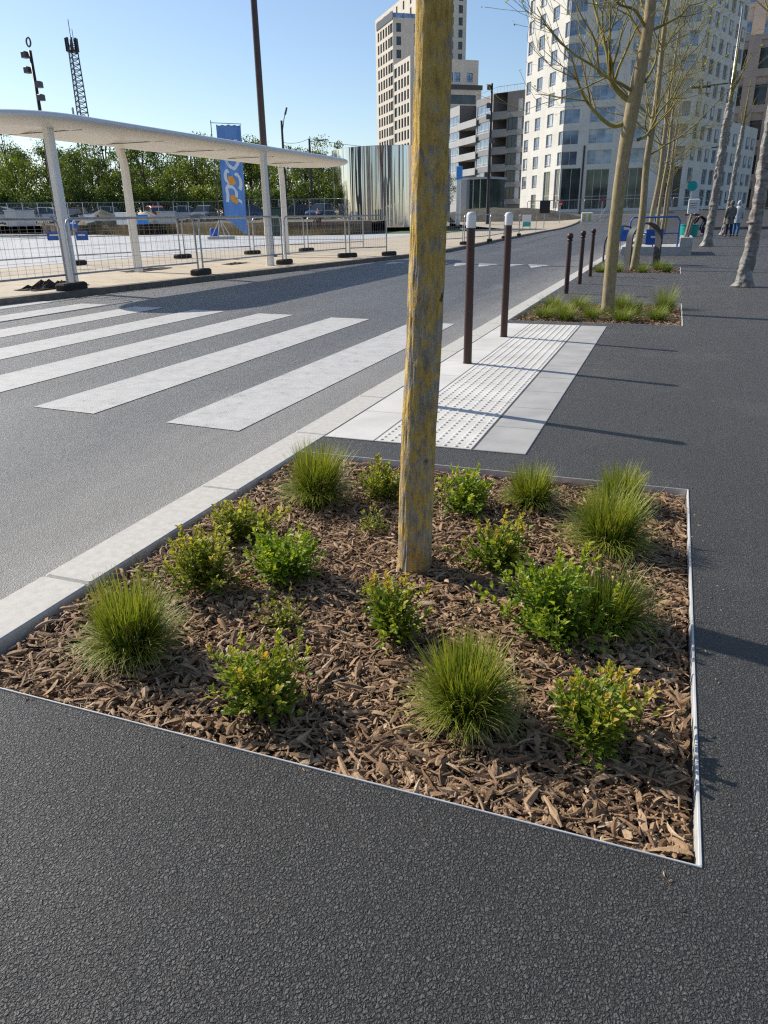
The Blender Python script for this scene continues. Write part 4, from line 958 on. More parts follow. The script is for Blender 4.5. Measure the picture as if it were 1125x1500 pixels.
class Bld:
    def __init__(s, name, label, base): s.t = thing(name, label, 'building', base); s.wall = {}; s.nw = 0; s.rest = []; s.b = Vector(base)
    def w(s, mat): return s.wall.setdefault(mat, MB())
    def facade(s, A, B, z0, z1, wins, mat, depth=.22, th=.0):
        A = Vector((A[0], A[1], 0)); B = Vector((B[0], B[1], 0)); d = B-A; L = d.length; d /= L; nrm = Vector((d.y, -d.x, 0)); m = s.w(mat)
        wins = [w_ for w_ in wins if w_[1] > .05 and w_[0] < L-.05 and w_[3] > z0+.02 and w_[2] < z1-.02]
        wins = [(max(w_[0], 0), min(w_[1], L), max(w_[2], z0), min(w_[3], z1), w_[4]) for w_ in wins]
        X = sorted(set([0, L]+[w_[0] for w_ in wins]+[w_[1] for w_ in wins])); Z = sorted(set([z0, z1]+[w_[2] for w_ in wins]+[w_[3] for w_ in wins]))
        P = lambda u, z, o=0: A+d*u+Vector((0, 0, z))-nrm*o
        for i in range(len(X)-1):
            for j in range(len(Z)-1):
                cx, cz = (X[i]+X[i+1])/2, (Z[j]+Z[j+1])/2
                if X[i+1]-X[i] < 1e-4 or any(w_[0] < cx < w_[1] and w_[2] < cz < w_[3] for w_ in wins): continue
                m.add([P(X[i], Z[j]), P(X[i+1], Z[j]), P(X[i+1], Z[j+1]), P(X[i], Z[j+1])], [(0, 1, 2, 3)])
        for a, b, c, e, k in wins:
            q = [(a, c), (b, c), (b, e), (a, e)]
            for i in range(4):
                (ua, za), (ub, zb2) = q[i], q[(i+1) % 4]; m.add([P(ua, za), P(ua, za, depth), P(ub, zb2, depth), P(ub, zb2)], [(0, 1, 2, 3)])
            if k is None: m.add([P(u, z, depth) for u, z in q], [(0, 1, 2, 3)]); continue
            me = win_mesh(b-a, e-c, k); loc = P(a, c, depth-.03); ang = math.atan2(d.y, d.x)
            if s.nw < 99:
                o = bpy.data.objects.new('window', me); COL.objects.link(o); o.parent = s.t; o.location = loc-s.b; o.rotation_euler = (0, 0, ang); s.nw += 1
            else: s.rest.append((me, loc, ang))
        return P
    def roof(s, poly, z, mat, par=.0):
        s.w(mat).add([(x, y, z) for x, y in poly], [tuple(range(len(poly)))])
    def done(s):
        for k, (mat, m) in enumerate(s.wall.items()): m.build('wall', mat, s.t, world=True)
        if s.rest:
            m = MB(); mats = []
            for me, loc, ang in s.rest:
                ca, sa = math.cos(ang), math.sin(ang); vs = [(v.co.x*ca-v.co.y*sa+loc.x, v.co.x*sa+v.co.y*ca+loc.y, v.co.z+loc.z) for v in me.vertices]
                b = len(m.v); m.v += vs
                for p_ in me.polygons:
                    mt = me.materials[p_.material_index].name
                    if mt not in mats: mats.append(mt)
                    m.f.append(tuple(i+b for i in p_.vertices)); m.mi.append(mats.index(mt))
            o = m.build('window', [bpy.data.materials[x] for x in mats], s.t, world=True); o['kind'] = 'stuff'
# --- white angular block
P0 = Vector((-18.9, 133.6)); dA = Vector((-.56, .83)).normalized(); PB_ = Vector((.2, 132.)); dC = Vector((.327, .945)).normalized(); zb = T(133)-.3
PA_ = P0+dA*15.8; PC = PB_+dC*20.2; PD = PB_+dC*35.7
b = Bld('apartment_tower', 'tall white angular apartment block with rows of blue windows', (-10, 135, zb))
KB = ('glass', 'frame', 3, .22, 0); KA = ('glass', 'frame', 3, .2, .0); KA2 = ('glass', 'frame', 3, .2, .9); K2 = ('glass', 'frame', 2, 0, 0); K2b = ('glass', 'frame', 2, 0, .7); KS = ('glassgreen', 'frame', 3, .33, 0)
rows = [9.65+3*k for k in range(10)]; Lh = 37.2; rw = random.Random(3)
LA = 15.8
wa = []
for k, z in enumerate(rows):
    for tt, wd in ((14.4, 1.9), (9.95, 2.2), (5.0, 2.3)): wa.append((LA-tt-wd/2, LA-tt+wd/2, z-1.0, z+1.0, KA2 if rw.random() < .4 else KA))
    wa.append((LA-1.5, LA-.04, z-1.0, z+1.0, K2))
for tt in (14.4, 9.95): wa.append((LA-tt-1, LA-tt+1, 5.6, 7.7, KA))
wa += [(LA-6.2, LA-3.7, 2.4, 8.0, KS), (LA-2.0, LA-.2, 2.2, 8.2, KS), (LA-11, LA-9, 2.3, 4.6, KS)]
b.facade(PA_, P0, zb-1, Lh, wa, 'w_white')
wb_ = []; LBv = (PB_-P0).length
for z in rows:
    wb_.append((.04, 2.5, z-1.0, z+1.0, K2))
    for c_ in (6.0, 11.5, 16.9): wb_.append((c_-1.88, c_+1.88, z-1.02, z+1.02, KB if rw.random() < .65 else ('glass', 'frame', 3, .22, rw.choice((.4, .7)))))
for c_ in (6.0, 11.5, 16.9): wb_.append((c_-1.8, c_+1.8, 2.0, 7.9, KS)); wb_.append((c_-1.8, c_+1.8, 8.0, 8.5, ('glassdark', 'frame', 3, 0, 0)))
wb_ = [w_ for w_ in wb_ if not (w_[2] == 8.0)]
wb_.append((.2, 3.3, 2.0, 8.2, ('glassgreen', 'frame', 2, 0, 0)))
b.facade(P0, PB_, zb-1, Lh, wb_, 'w_white')
wc = []
for z in rows:
    for tt in (2.2, 5.6, 9.0, 12.5, 15.9, 18.8): wc.append((tt-1.0, tt+1.0, z-1.0, z+1.0, K2b if rw.random() < .5 else K2))
for tt in (2.2, 9.0, 12.5, 15.9, 18.8): wc.append((tt-1.1, tt+1.1, 5.4, 7.7, K2)); wc.append((tt-1.2, tt+1.2, 2.2, 4.7, KS))
b.facade(PB_, PC, zb-1, Lh, wc, 'w_white')
wl = []
for z in (12.6, 9.6, 6.6, 3.6):
    for tt in (2.4, 6.4, 10.2, 13.4): wl.append((tt-1.1, tt+1.1, z-1, z+1, K2b if rw.random() < .6 else K2))
b.facade(PC, PD, zb-1, 15.3, wl, 'w_white')
nC = Vector((dC.y, -dC.x))
b.facade(PC, PC-nC*14, 15.3, Lh, [], 'w_white'); b.facade(PD, PD-nC*14, zb-1, 15.3, [], 'w_white')
b.facade(PD-nC*14, PA_+Vector((6, 12)), zb-1, 15, [], 'w_white'); b.facade(PA_+Vector((6, 12)), PA_, zb-1, Lh, [], 'w_white')
b.roof([PA_, P0, PB_, PC, PC-nC*14, PA_+Vector((6, 12))], Lh, 'w_white'); b.roof([PC, PD, PD-nC*14, PC-nC*14], 15.3, 'w_greylight')
b.done()
m = MB(); dn_ = Vector((dC.x, dC.y, 0))
for s_ in (0, 15.4): pass
m.tube([(P0.x+3.6, P0.y-.35, zb-.5), (P0.x+3.6, P0.y-.35, 11.4)], .14, 8); tag(m.build('street_mast', 'darkpole'), 'thin dark mast standing before the sharp corner of the white block', 'lamp post')
m = MB()
for i in range(14): m.box((P0.x+4.4+.26*i, P0.y-.12-.085*.26*i*1, 8.45+.06*(i % 3 == 0)), (.19, .08, .34 if i in (0, 9) else .24)); 
tag(m.build('shop_sign', 'framedark'), 'dark lettering over the tall shop window of the white block', 'sign')
# --- beige stepped tower
b = Bld('stepped_tower', 'tall stepped beige tower with many narrow windows', (-75, 232, 1.5))
aL = R(-38); vL = Vector((math.sin(aL), math.cos(aL))); vR = Vector((math.cos(aL), -math.sin(aL)))
KN = ('glassdark', 'framedark', 1, 0, 0); KN2 = ('glassdark', 'framedark', 2, 0, 0); KT = ('glass', 'framedark', 2, .3, 0)
def isect(px, py, o, d):   # distance along o+d*t met by the azimuth of a pixel
    q = ray(px, py); a = Vector((q.x, q.y)); M_ = np.array([[a.x, -d.x], [a.y, -d.y]]); s_ = np.linalg.solve(M_, np.array([o.x, o.y])); return s_[1]
def vol(K, lL, lR, z0, z1, fl, wl_, wr_, mat='w_beige', fh=3.2, zo=2.2, par=None):
    "volume with nearest vertical corner K, lit left face, shaded right face"
    A = K+vL*lL; B_ = K+vR*lR; C_ = A+vR*lR; zs = [z1-zo-fh*k for k in range(fl)]
    L1 = [(u0_, u1_, z-1.15, z+1.15, k) for z in zs for u0_, u1_, k in wl_]; R1 = [(u0_, u1_, z-1.05, z+1.05, k) for z in zs for u0_, u1_, k in wr_]
    b.facade(A, K, z0, z1, L1, mat, .3); b.facade(K, B_, z0, z1, R1, mat, .3); b.facade(C_, A, z0, z1, [], mat); b.facade(B_, C_, z0, z1, [], mat); b.roof([A, K, B_, C_], z1, mat)
KV2 = at(576, 100, 240).xy; lv2 = isect(552.5, 60, KV2, vL)
z2 = at(576, 26, 240).z
n2 = 6; s2 = lv2/n2
vol(KV2, lv2, 15.5, 1, z2, 15, [(s2*i+s2*.2, s2*i+s2*.84, KN) for i in range(n2-1)]+[(lv2-s2*1.05, lv2-.25, KN2)], [(1.0, 2.4, KN2), (6.2, 8.6, KT), (12, 14.4, KT)])
KV3 = at(601, 120, 222).xy; lv3 = isect(577, 110, KV3, vL); z3 = at(601, 81, 222).z
vol(KV3, lv3, 11, 1, z3, 11, [(.3, lv3*.2, KN2)]+[(lv3*(.27+.18*i), lv3*(.27+.18*i)+lv3*.115, KN) for i in range(4)], [(3, 5, KT), (9, 11, KT)])
KT1 = at(612, 60, 262).xy; lt1 = isect(549.5, 15, KT1, vL); lr1 = isect(683, 40, KT1, vR); zt1 = at(683, -25, 262).z
vol(KT1, lt1, lr1, 1, zt1, 14, [(lt1*(.06+.155*i), lt1*(.06+.155*i)+1.5, KN2) for i in range(6)], [(lr1-2.6, lr1-1.2, KN2), (lr1-5.4, lr1-4.2, KT), (lr1-11, lr1-9, KT), (3, 5, KT)])
KV4 = at(648, 100, 218).xy; lr4 = isect(701, 100, KV4, vR); z4 = at(701, 84, 218).z
vol(KV4, 14, lr4, 1, z4, 8, [(3, 4.2, KN), (7, 8.2, KN)], [(lr4-3.3, lr4-1.6, KT), (lr4-6.8, lr4-5.1, KT), (1, 3, KT)], fh=3.6, zo=4.0)
KV5 = at(640, 140, 212).xy; lr5 = isect(705, 140, KV5, vR); z5 = at(705, 128, 212).z
vol(KV5, 9, lr5, 1, z5, 6, [(3, 4.2, KN)], [(lr5-9.5, lr5-1.5, KN2), (lr5-15, lr5-11, KN2)], fh=3.6)
gm = b.w('framedark')
def rail(K, lR, z, h_, mat='framedark'):
    a_ = K; e_ = K+vR*lR; m_ = MB(); 
    q = MB(); d_ = (e_-a_); ang = math.atan2(d_.y, d_.x); c_ = (a_+e_)/2
    q.box((c_.x-vL.x*.2, c_.y-vL.y*.2, z+h_/2), (d_.length+.4, .12, h_), ang); q.build('terrace_rail', mat, b.t, world=True)
rail(KV5, lr5, z5, 1.1); rail(KV2, 12, z2, 1.2, 'glass')
d_ = vL; q = MB(); c_ = KV2+vL*lv2/2-vR*.1; q.box((c_.x, c_.y, z2+.7), (lv2+.2, .15, 1.9), math.atan2(vL.y, vL.x)); q.build('terrace_rail', 'framedark', b.t, world=True)
b.done()
# --- grey flats
b = Bld('apartment_block', 'grey brick block of flats with white strip windows and corner balconies', (-38, 160, 1.2))
Kg = at(722, 250, 154).xy; Ag = at(652, 250, 178).xy; Bg = at(774, 250, 150).xy
dg = (Kg-Ag); Lg = dg.length; dg /= Lg; ng = Vector((dg.y, -dg.x))
def ug(px): return isect(px, 230, Ag, dg)
zr = at(722, 137, 154).z
fl = [zr-2.2-2.9*k for k in range(6)]
KW = ('blind', 'frame', 5, .2, 0); KW3 = ('glass', 'white', 4, .25, 0)
u1_, u2_, u3_, u4_ = ug(672), ug(674), ug(696), ug(720)
# left bay, recess with balconies, right bay
zl = at(665, 158, 174).z
wl_ = [(.4, u1_-.3, z-1.1, z+.75, KW3) for z in fl if z+1 < zl]
PgA = lambda u: Ag+dg*u
b.facade(PgA(0), PgA(u1_), 1, zl, wl_, 'w_greylight', .15)
b.facade(PgA(u1_), PgA(u1_)-ng*3.5, 1, zl, [], 'w_greydark')
b.facade(PgA(u1_)-ng*3.5, PgA(u3_)-ng*3.5, 1, zl+.5, [(2, u3_-u1_-2, z-1.2, z+.9, ('glassdark', 'framedark', 3, 0, 0)) for z in fl if z+1 < zl], 'w_greydark')
b.facade(PgA(u3_)-ng*3.5, PgA(u3_), 1, zr, [], 'w_greydark')
b.facade(PgA(u3_), PgA(u4_), 1, zr, [(.5, u4_-u3_-.5, z-.9, z+1.0, KW3) for z in fl], 'w_grey', .15)
ang = math.atan2(dg.y, dg.x)
for z in fl:
    if z+1.5 < zl+2:
        q = MB(); c_ = PgA((u1_+u3_)/2+.2)+ng*.35; q.box((c_.x, c_.y, z-1.55), (u3_-u1_+1.6, .16, 1.25), ang); c_ = PgA((u1_+u3_)/2)-ng*1.6; q.box((c_.x, c_.y, z-2.1), (u3_-u1_, 3.6, .18), ang); q.build('balcony', 'w_greylight', b.t, world=True)
db = (Bg-Kg); Lb = db.length; db /= Lb; nb_ = Vector((db.y, -db.x))
uc = Lb*.34
b.facade(PgA(u4_), PgA(u4_)-ng*3, 1, zr, [], 'w_greydark'); c1 = Kg+db*uc
b.facade(PgA(u4_)-ng*3, c1-nb_*2.6, 1, zr, [(1, 3, z-1.2, z+.9, ('glassdark', 'framedark', 2, 0, 0)) for z in fl], 'w_greydark')
b.facade(c1-nb_*2.6, c1, 1, zr, [], 'w_greydark')
b.facade(c1, Bg, 1, zr, [(Lb*.30, Lb*.42, z-1.1, z+.9, ('blind', 'frame', 2, 0, 0)) for z in fl]+[(0.3, Lb*.26, z-1.1, z+.9, ('glassdark', 'framedark', 2, 0, 0)) for z in fl[1:]], 'w_greydark', .12)
for z in fl:
    q = MB(); pts = [PgA(u4_-.2)+ng*.2, Kg+ng*.3+nb_*.3, c1+nb_*.3]
    for a_, e_ in zip(pts, pts[1:]): d_ = e_-a_; c_ = (a_+e_)/2; q.box((c_.x, c_.y, z-1.5), (d_.length+.3, .16, 1.25), math.atan2(d_.y, d_.x))
    q.add([(v.x, v.y, z-2.1) for v in pts+[c1-nb_*2.5, PgA(u4_)-ng*2.9]], [(0, 1, 2, 3, 4)]); q.build('balcony', 'w_grey', b.t, world=True)
    q = MB(); c_ = (c1+Bg)/2+nb_*.12; q.box((c_.x, c_.y, z-1.55), ((Bg-c1).length, .1, .9), math.atan2(db.y, db.x)); q.build('band', 'w_grey', b.t, world=True)
b.roof([PgA(0), PgA(u1_), PgA(u1_)-ng*3.5, PgA(u3_)-ng*3.5, PgA(u3_)-ng*12, PgA(0)-ng*12], zl, 'w_greydark')
b.roof([PgA(u3_), Kg, Bg, Bg-nb_*14, PgA(u3_)-ng*12], zr, 'w_greydark')
b.facade(Bg, Bg-nb_*14, 1, zr, [], 'w_grey'); b.facade(PgA(0)-ng*12, PgA(0), 1, zl, [], 'w_grey')
q = MB()
for k in range(12): c_ = Kg+db*(Lb*k/11)-nb_*.6; q.tube([(c_.x, c_.y, zr), (c_.x, c_.y, zr+1.1)], .04, 4)
a_, e_ = Kg-nb_*.6, Bg-nb_*.6; q.tube([(a_.x, a_.y, zr+1.1), (e_.x, e_.y, zr+1.1)], .04, 4); a2 = PgA(u3_)-ng*.6; q.tube([(a2.x, a2.y, zr+1.1), (a_.x, a_.y, zr+1.1)], .04, 4); q.build('roof_rail', 'galv', b.t, world=True)
b.done()
# --- brown block on the right and the tan one behind
b = Bld('office_block', 'brown clad block with large dark recessed windows at the right edge', (14, 174, 1.5))
zt = at(1100, 50, 174).z; A_ = Vector((4.0, 175)); B_ = Vector((34, 171)); wn = []
for r_ in range(6):
    zc = zt-3.3-6.05*r_
    for k in range(7):
        u = 2.5+4.35*k; wn.append((u, u+2.15, zc-2.4, zc+1.0, ('glassdark', 'framedark', 1, 0, 0))); wn.append((u, u+2.15, zc+1.02, zc+2.4, None))
b.facade(A_, B_, 0, zt, wn, 'w_brown', .35); b.facade(A_+Vector((2, 22)), A_, 0, zt, [], 'w_brown'); b.facade(B_, B_+Vector((2, 22)), 0, zt, [], 'w_brown'); b.roof([A_, B_, B_+Vector((2, 22)), A_+Vector((2, 22))], zt, 'w_brown')
b.done()
b = Bld('office_tower', 'tan clad tower rising behind the brown block, only its lower storeys in view', (18, 192, 1.5))
A_ = Vector((5.4, 192)); B_ = Vector((36, 186)); wn = []
for r_ in range(6):
    zc = zt+5.2+6.6*r_
    for k in range(6): u = 2.0+4.6*k; wn.append((u, u+2.3, zc-3.2, zc+.2, ('glass', 'frame', 2, 0, 0))); wn.append((u, u+2.3, zc+.24, zc+2.6, None))
b.facade(A_, B_, 0, 62, wn, 'w_tan', .3); b.facade(A_+Vector((3, 20)), A_, 0, 62, [], 'w_tan'); b.roof([A_, B_, B_+Vector((3, 20)), A_+Vector((3, 20))], 62, 'w_tan'); b.facade(B_, B_+Vector((3, 20)), 0, 62, [], 'w_tan'); b.done()
# --- blocks on the near side of the square: seen mirrored in the steel drum and the windows
for k, (x, y, wd, ht, rz, mt) in enumerate(((-92, -62, 34, 30, .5, 'w_greydark'), (-38, -84, 30, 44, .1, 'w_brown'), (18, -78, 26, 26, -.2, 'w_grey'), (72, -48, 34, 38, -.7, 'w_greydark'), (112, 4, 28, 30, -1.2, 'w_brown'), (-140, -18, 40, 32, .95, 'w_greydark'), (-12, -118, 40, 50, 0, 'w_greydark'))):
    b = Bld('apartment_block', 'block of flats seen only as a dark reflection in the mirrored drum', (x, y, 0)); b.t['group'] = 'blocks mirrored in the steel drum'
    d_ = Vector((-math.cos(rz), -math.sin(rz))); n_ = Vector((-d_.y, d_.x)); A_ = Vector((x, y))-d_*wd/2; B_ = Vector((x, y))+d_*wd/2; q = Vector((d_.y, -d_.x))*12
    wn = [(u, u+1.8, z, z+1.7, None) for u in np.arange(1.5, wd-2.5, 3.6) for z in np.arange(4, ht-2.5, 3.1)]
    b.facade(A_, B_, -.3, ht, wn, mt, .3); b.facade(B_, B_-q, -.3, ht, [], mt); b.facade(B_-q, A_-q, -.3, ht, [], mt); b.facade(A_-q, A_, -.3, ht, [], mt); b.roof([A_, B_, B_-q, A_-q], ht, mt); b.done()
# --- glass pavilion, blue topped totem, embankment
p = at(705, 290, 116); t = thing('glass_pavilion', 'pale glass and metal pavilion below the grey flats', 'pavilion', (p.x, p.y, 1.6)); zt = at(705, 262, 116).z-1.6
def gbox(c, s_, rz): m_ = MB(); m_.box(c, s_, rz); return m_
gbox((0, 0, zt/2), (5.0, 4.5, zt-.3), -.3).build('glass_wall', 'glassgreen', t); gbox((-.1, 0, zt), (5.5, 5, .3), -.3).build('roof', 'w_greylight', t)
gbox((-2.0, -1.9, zt/2-.1), (1.5, 1.5, zt-.2), -.3).build('side_panel', 'w_greylight', t)
m = MB()
for k in range(5):
    q_ = -2.3+1.15*k; m.box((q_*math.cos(.3)-2.28*math.sin(.3), -q_*math.sin(.3)-2.28*math.cos(.3), zt/2), (.1, .1, zt-.3), -.3)
m.build('mullion', 'frame', t)
p = at(671, 322, 93); t = thing('sign_totem', 'white totem pole topped by a bright blue cube', 'sign', (p.x, p.y, T(93)-.2)); zt = at(673, 243, 93).z-T(93)+.2
m = MB(); m.bbox((0, 0, (zt-1.2)/2), (.48, .35, zt-1.2), .05, -.3); m.build('post', 'white', t); m = MB(); m.bbox((.05, 0, zt-.7), (.58, .5, 1.35), .04, -.3); m.build('cube_sign', 'skyblue', t)
m = MB(); cc = at(735, 300, 104); n1, n2_ = 20, 12; vs = []
for j in range(n2_+1):
    for i in range(n1+1):
        u, v = i/n1*2-1, j/n2_*2-1; hz = 1.75*max(0, 1-abs(u)**3)*max(0, 1-v*v)+.3*noise.noise(Vector((u*3, v*3, 1)))*max(0, 1-abs(u))*max(0, 1-abs(v))
        vs.append((cc.x+u*10.5+v*2, cc.y+v*5.5-u*1.2, T(cc.y)-.25+hz))
m.add(vs, [(j*(n1+1)+i, j*(n1+1)+i+1, (j+1)*(n1+1)+i+1, (j+1)*(n1+1)+i) for j in range(n2_) for i in range(n1)]); m.build('embankment', 'bank', smooth=True, kind='structure')
# ================================================================== SMALL STREET THINGS (RIGHT AND CENTRE)
def sign_post(name, label, pos, hp, plate, mat, ht, wd, disc=False, mat2=None, rz=0.0):
    t = thing(name, label, 'sign', pos, rz); m = MB(); m.tube([(0, 0, 0), (0, 0, hp+ht*.4)], .035, 8); m.build('post', 'galv', t); m = MB()
    if disc: m.tube([(0, -.05, hp), (0, -.02, hp)], wd/2, 24)
    else: m.bbox((0, -.05, hp), (wd, .06, ht), .02)
    m.build('plate', mat, t)
    if mat2:
        m = MB(); m.box((0, -.085, hp-ht*.12), (wd*.6, .012, ht*.2)); m.build('plate_mark', mat2, t)
    return t
p = G(1005, 345); sign_post('round_sign', 'round teal stop sign on a dark post', (p.x, p.y, 0), at(1013, 272, p.length).z-.02, 'd', 'tealsign', .55, .52, True)
p = at(1012, 333, 42); t = thing('box_sign', 'white rectangular notice box on a thin post behind the blue barrier', 'sign', (p.x, p.y, 0)); zc = at(1012, 302, 42).z
m = MB(); m.tube([(-.05, 0, 0), (-.05, 0, zc)], .035, 8); m.build('post', 'darkpole', t); m = MB(); m.bbox((0, 0, zc), (.52, .16, .66), .03); m.build('box', 'white', t)
m = MB()
for k in range(3): m.box((-.02, -.085, zc+.12-.1*k), (.34, .006, .025))
m.build('text_line', 'farkerb', t); m = MB(); m.box((0, 0, zc-.4), (.7, .2, .06)); m.build('shelf', 'darkpole', t)
p = at(797, 325, 75); sign_post('black_sign', 'black square board on a post at the far kerb', (p.x, p.y, T(p.y)), at(797, 303, 75).z-T(p.y), 'b', 'black', 1.1, .95)
p = at(771, 338, 66); t = thing('notice_board', 'white notice panel with a teal corner on the far pavement', 'sign', (p.x, p.y, T(p.y)+.05)); m = MB(); m.bbox((0, 0, .75), (.75, .06, .95), .02, -.2); m.build('panel', 'white', t)
m = MB(); m.prism([(-.3, -.06), (.3, -.2), (.3, -.19), (-.3, -.05)], .32, .62); m.build('teal_corner', 'tealsign', t); m = MB(); m.box((-.3, 0, .2), (.05, .05, .4)); m.box((.3, -.06, .2), (.05, .05, .4)); m.build('leg', 'galv', t)
p = at(820, 315, 91); sign_post('no_entry_sign', 'small red round road sign before the white block', (p.x, p.y, T(p.y)), at(820, 298, 91).z-T(p.y), 'd', 'red', .5, .5, True, 'white')
p = at(881, 312, 96); sign_post('works_sign', 'small red and blue works sign at the road end left of the second street tree', (p.x, p.y, T(p.y)), at(895, 292, 96).z-T(p.y), 'd', 'red', .5, .45, True, 'blue')
p = at(860, 320, 95); t = thing('block_barrier', 'yellow and white plastic block closing the road end', 'barrier', (p.x, p.y, T(p.y)-.1)); m = MB(); m.bbox((0, 0, .55), (1.35, .5, 1.1), .08); m.build('body', 'white', t); m = MB(); m.bbox((-.3, -.26, .57), (.28, .04, .8), .01); m.bbox((.3, -.26, .57), (.28, .04, .8), .01); m.build('yellow_panel', 'yellow', t)
# fallen fence frame beside it
m = MB(); q = at(873, 318, 95)
for k in range(4): m.tube([(q.x+.2+k*.7, q.y, T(95)), (q.x+1.0+k*.8, q.y+.4, T(95)+1.5)], .04, 5)
m.tube([(q.x, q.y, T(95)+.1), (q.x+3.2, q.y+.2, T(95)+1.1)], .04, 5); tag(m.build('metal_frame', 'galv'), 'leaning metal fence frames beside the yellow and white block', 'frame')
# bike hoops
def hoop(label, x, y, rz, wd, ht, depth):
    t = thing('bike_hoop', label, 'bike rack', (x, y, 0), rz, 'dark steel bike hoops'); m = MB(); rings = []; r_ = wd/2; n_ = 22; th = .03
    pth = [(-r_, -.05), (-r_, (ht-r_)*.5)]+[(-r_*math.cos(math.pi*k/n_), ht-r_+r_*math.sin(math.pi*k/n_)) for k in range(n_+1)]+[(r_, (ht-r_)*.5), (r_, -.05)]
    for i, (a_, z) in enumerate(pth):
        d_ = Vector((pth[min(i+1, len(pth)-1)][0]-pth[max(i-1, 0)][0], pth[min(i+1, len(pth)-1)][1]-pth[max(i-1, 0)][1])).normalized(); nx_, nz_ = -d_.y*th/2, d_.x*th/2; dp = depth/2
        rings.append([(a_-nx_, -dp, z-nz_), (a_+nx_, -dp, z+nz_), (a_+nx_, dp, z+nz_), (a_-nx_, dp, z-nz_)])
    m.loft(rings); smooth_by_angle(m.build('steel_band', 'framedark', t), 35); return t
h1 = hoop('dark steel hoop straddling the third tree, left of two, with a round blue sticker', -1.25, 20.6, .15, .86, .9, .26)
m = MB(); m.tube([(-.09, -.145, .83), (-.09, -.135, .83)], .085, 18); m.build('sticker', 'skyblue', h1)
hoop('dark steel hoop right of the third tree, its broad band facing the street', -.72, 20.3, .45, .74, .97, .34)
# blue barrier with sign
bp = [G(919, 373.5), G(990, 373.5)]; t = thing('blue_barrier', 'blue tubular barrier with a blue sign plate behind the bike hoops', 'barrier', bp[0]); m = MB(); a_, e_ = bp; hb = 1.08
up = Vector((0, 0, 1)); d_ = (e_-a_)
m.tube([a_, a_+up*(hb-.1), a_+up*hb+d_*.06, e_+up*hb-d_*.06, e_+up*(hb-.1), e_], .028, 8); m.tube([a_+up*.62, e_+up*.62], .02, 6); m.tube([a_+up*.22, e_+up*.22], .02, 6)
m.tube([a_+d_*.5, a_+d_*.5+up*hb], .02, 6); smooth_by_angle(m.build('frame', 'bluefr', t, world=True), 50)
m = MB(); c_ = a_+d_*.52+up*.52; ang = math.atan2(d_.y, d_.x); m.bbox((c_.x, c_.y-.05, c_.z), (.5, .03, .44), .01, ang); m.build('sign_plate', 'blue', t, world=True)
m = MB(); m.box((c_.x, c_.y-.07, c_.z), (.2, .01, .06), ang); m.build('plate_mark', 'white', t, world=True)
p = G(915, 372); t = thing('blue_board', 'small tilted blue board left of the blue barrier, by the kerb', 'sign', (p.x-.0, p.y-.1, .35)); m = MB(); m.bbox((0, 0, .2), (.4, .04, .34), .01, .3); m.build('plate', 'blue', t); m = MB(); m.tube([(-.15, 0, -.35), (-.15, 0, .05)], .02, 6); m.tube([(.15, .04, -.35), (.15, .04, .05)], .02, 6); m.build('leg', 'galv', t)
p = G(1012, 374); t = thing('concrete_ramp', 'pale concrete wedge block behind the blue barrier', 'block', (p.x, p.y, 0))
m = MB(); m.prism([(-2.0, 0), (0, 0), (-.25, 2.2), (-1.9, 2.2)], 0, .24); m.build('body', 'concrete', t); m = MB(); m.prism([(-.35, .0), (.0, -.02), (-.02, 2.5), (-.35, 2.4)], .24, .5); m.build('upstand', 'concrete', t)
p = G(996, 373); t = thing('wooden_plank', 'grey wooden plank leaning between the blue barrier and the concrete wedge', 'plank', (p.x, p.y, 0)); m = MB(); m.tube([(0, 0, 0), (.18, .1, 1.15)], .045, 4); m.tube([(.1, .02, 0), (.24, .14, 1.0)], .035, 4); m.build('board', 'wood', t)
p = G(1008, 346); t = thing('plastic_tub', 'teal plastic tub on the pavement in front of the stooping person', 'tub', (p.x, p.y-1, 0)); m = MB(); m.lathe([(.42, 0), (.45, .3), (.47, .56), (.5, .58), (.5, .62), (.44, .62), (.42, .5), (0, .48)], (0, 0, 0), 20); smooth_by_angle(m.build('body', 'teal', t), 40)
m = MB(); m.box((7, 63, T(63)+.05), (11, .4, .3)); m.build('side_kerb', 'farkerb', kind='structure')
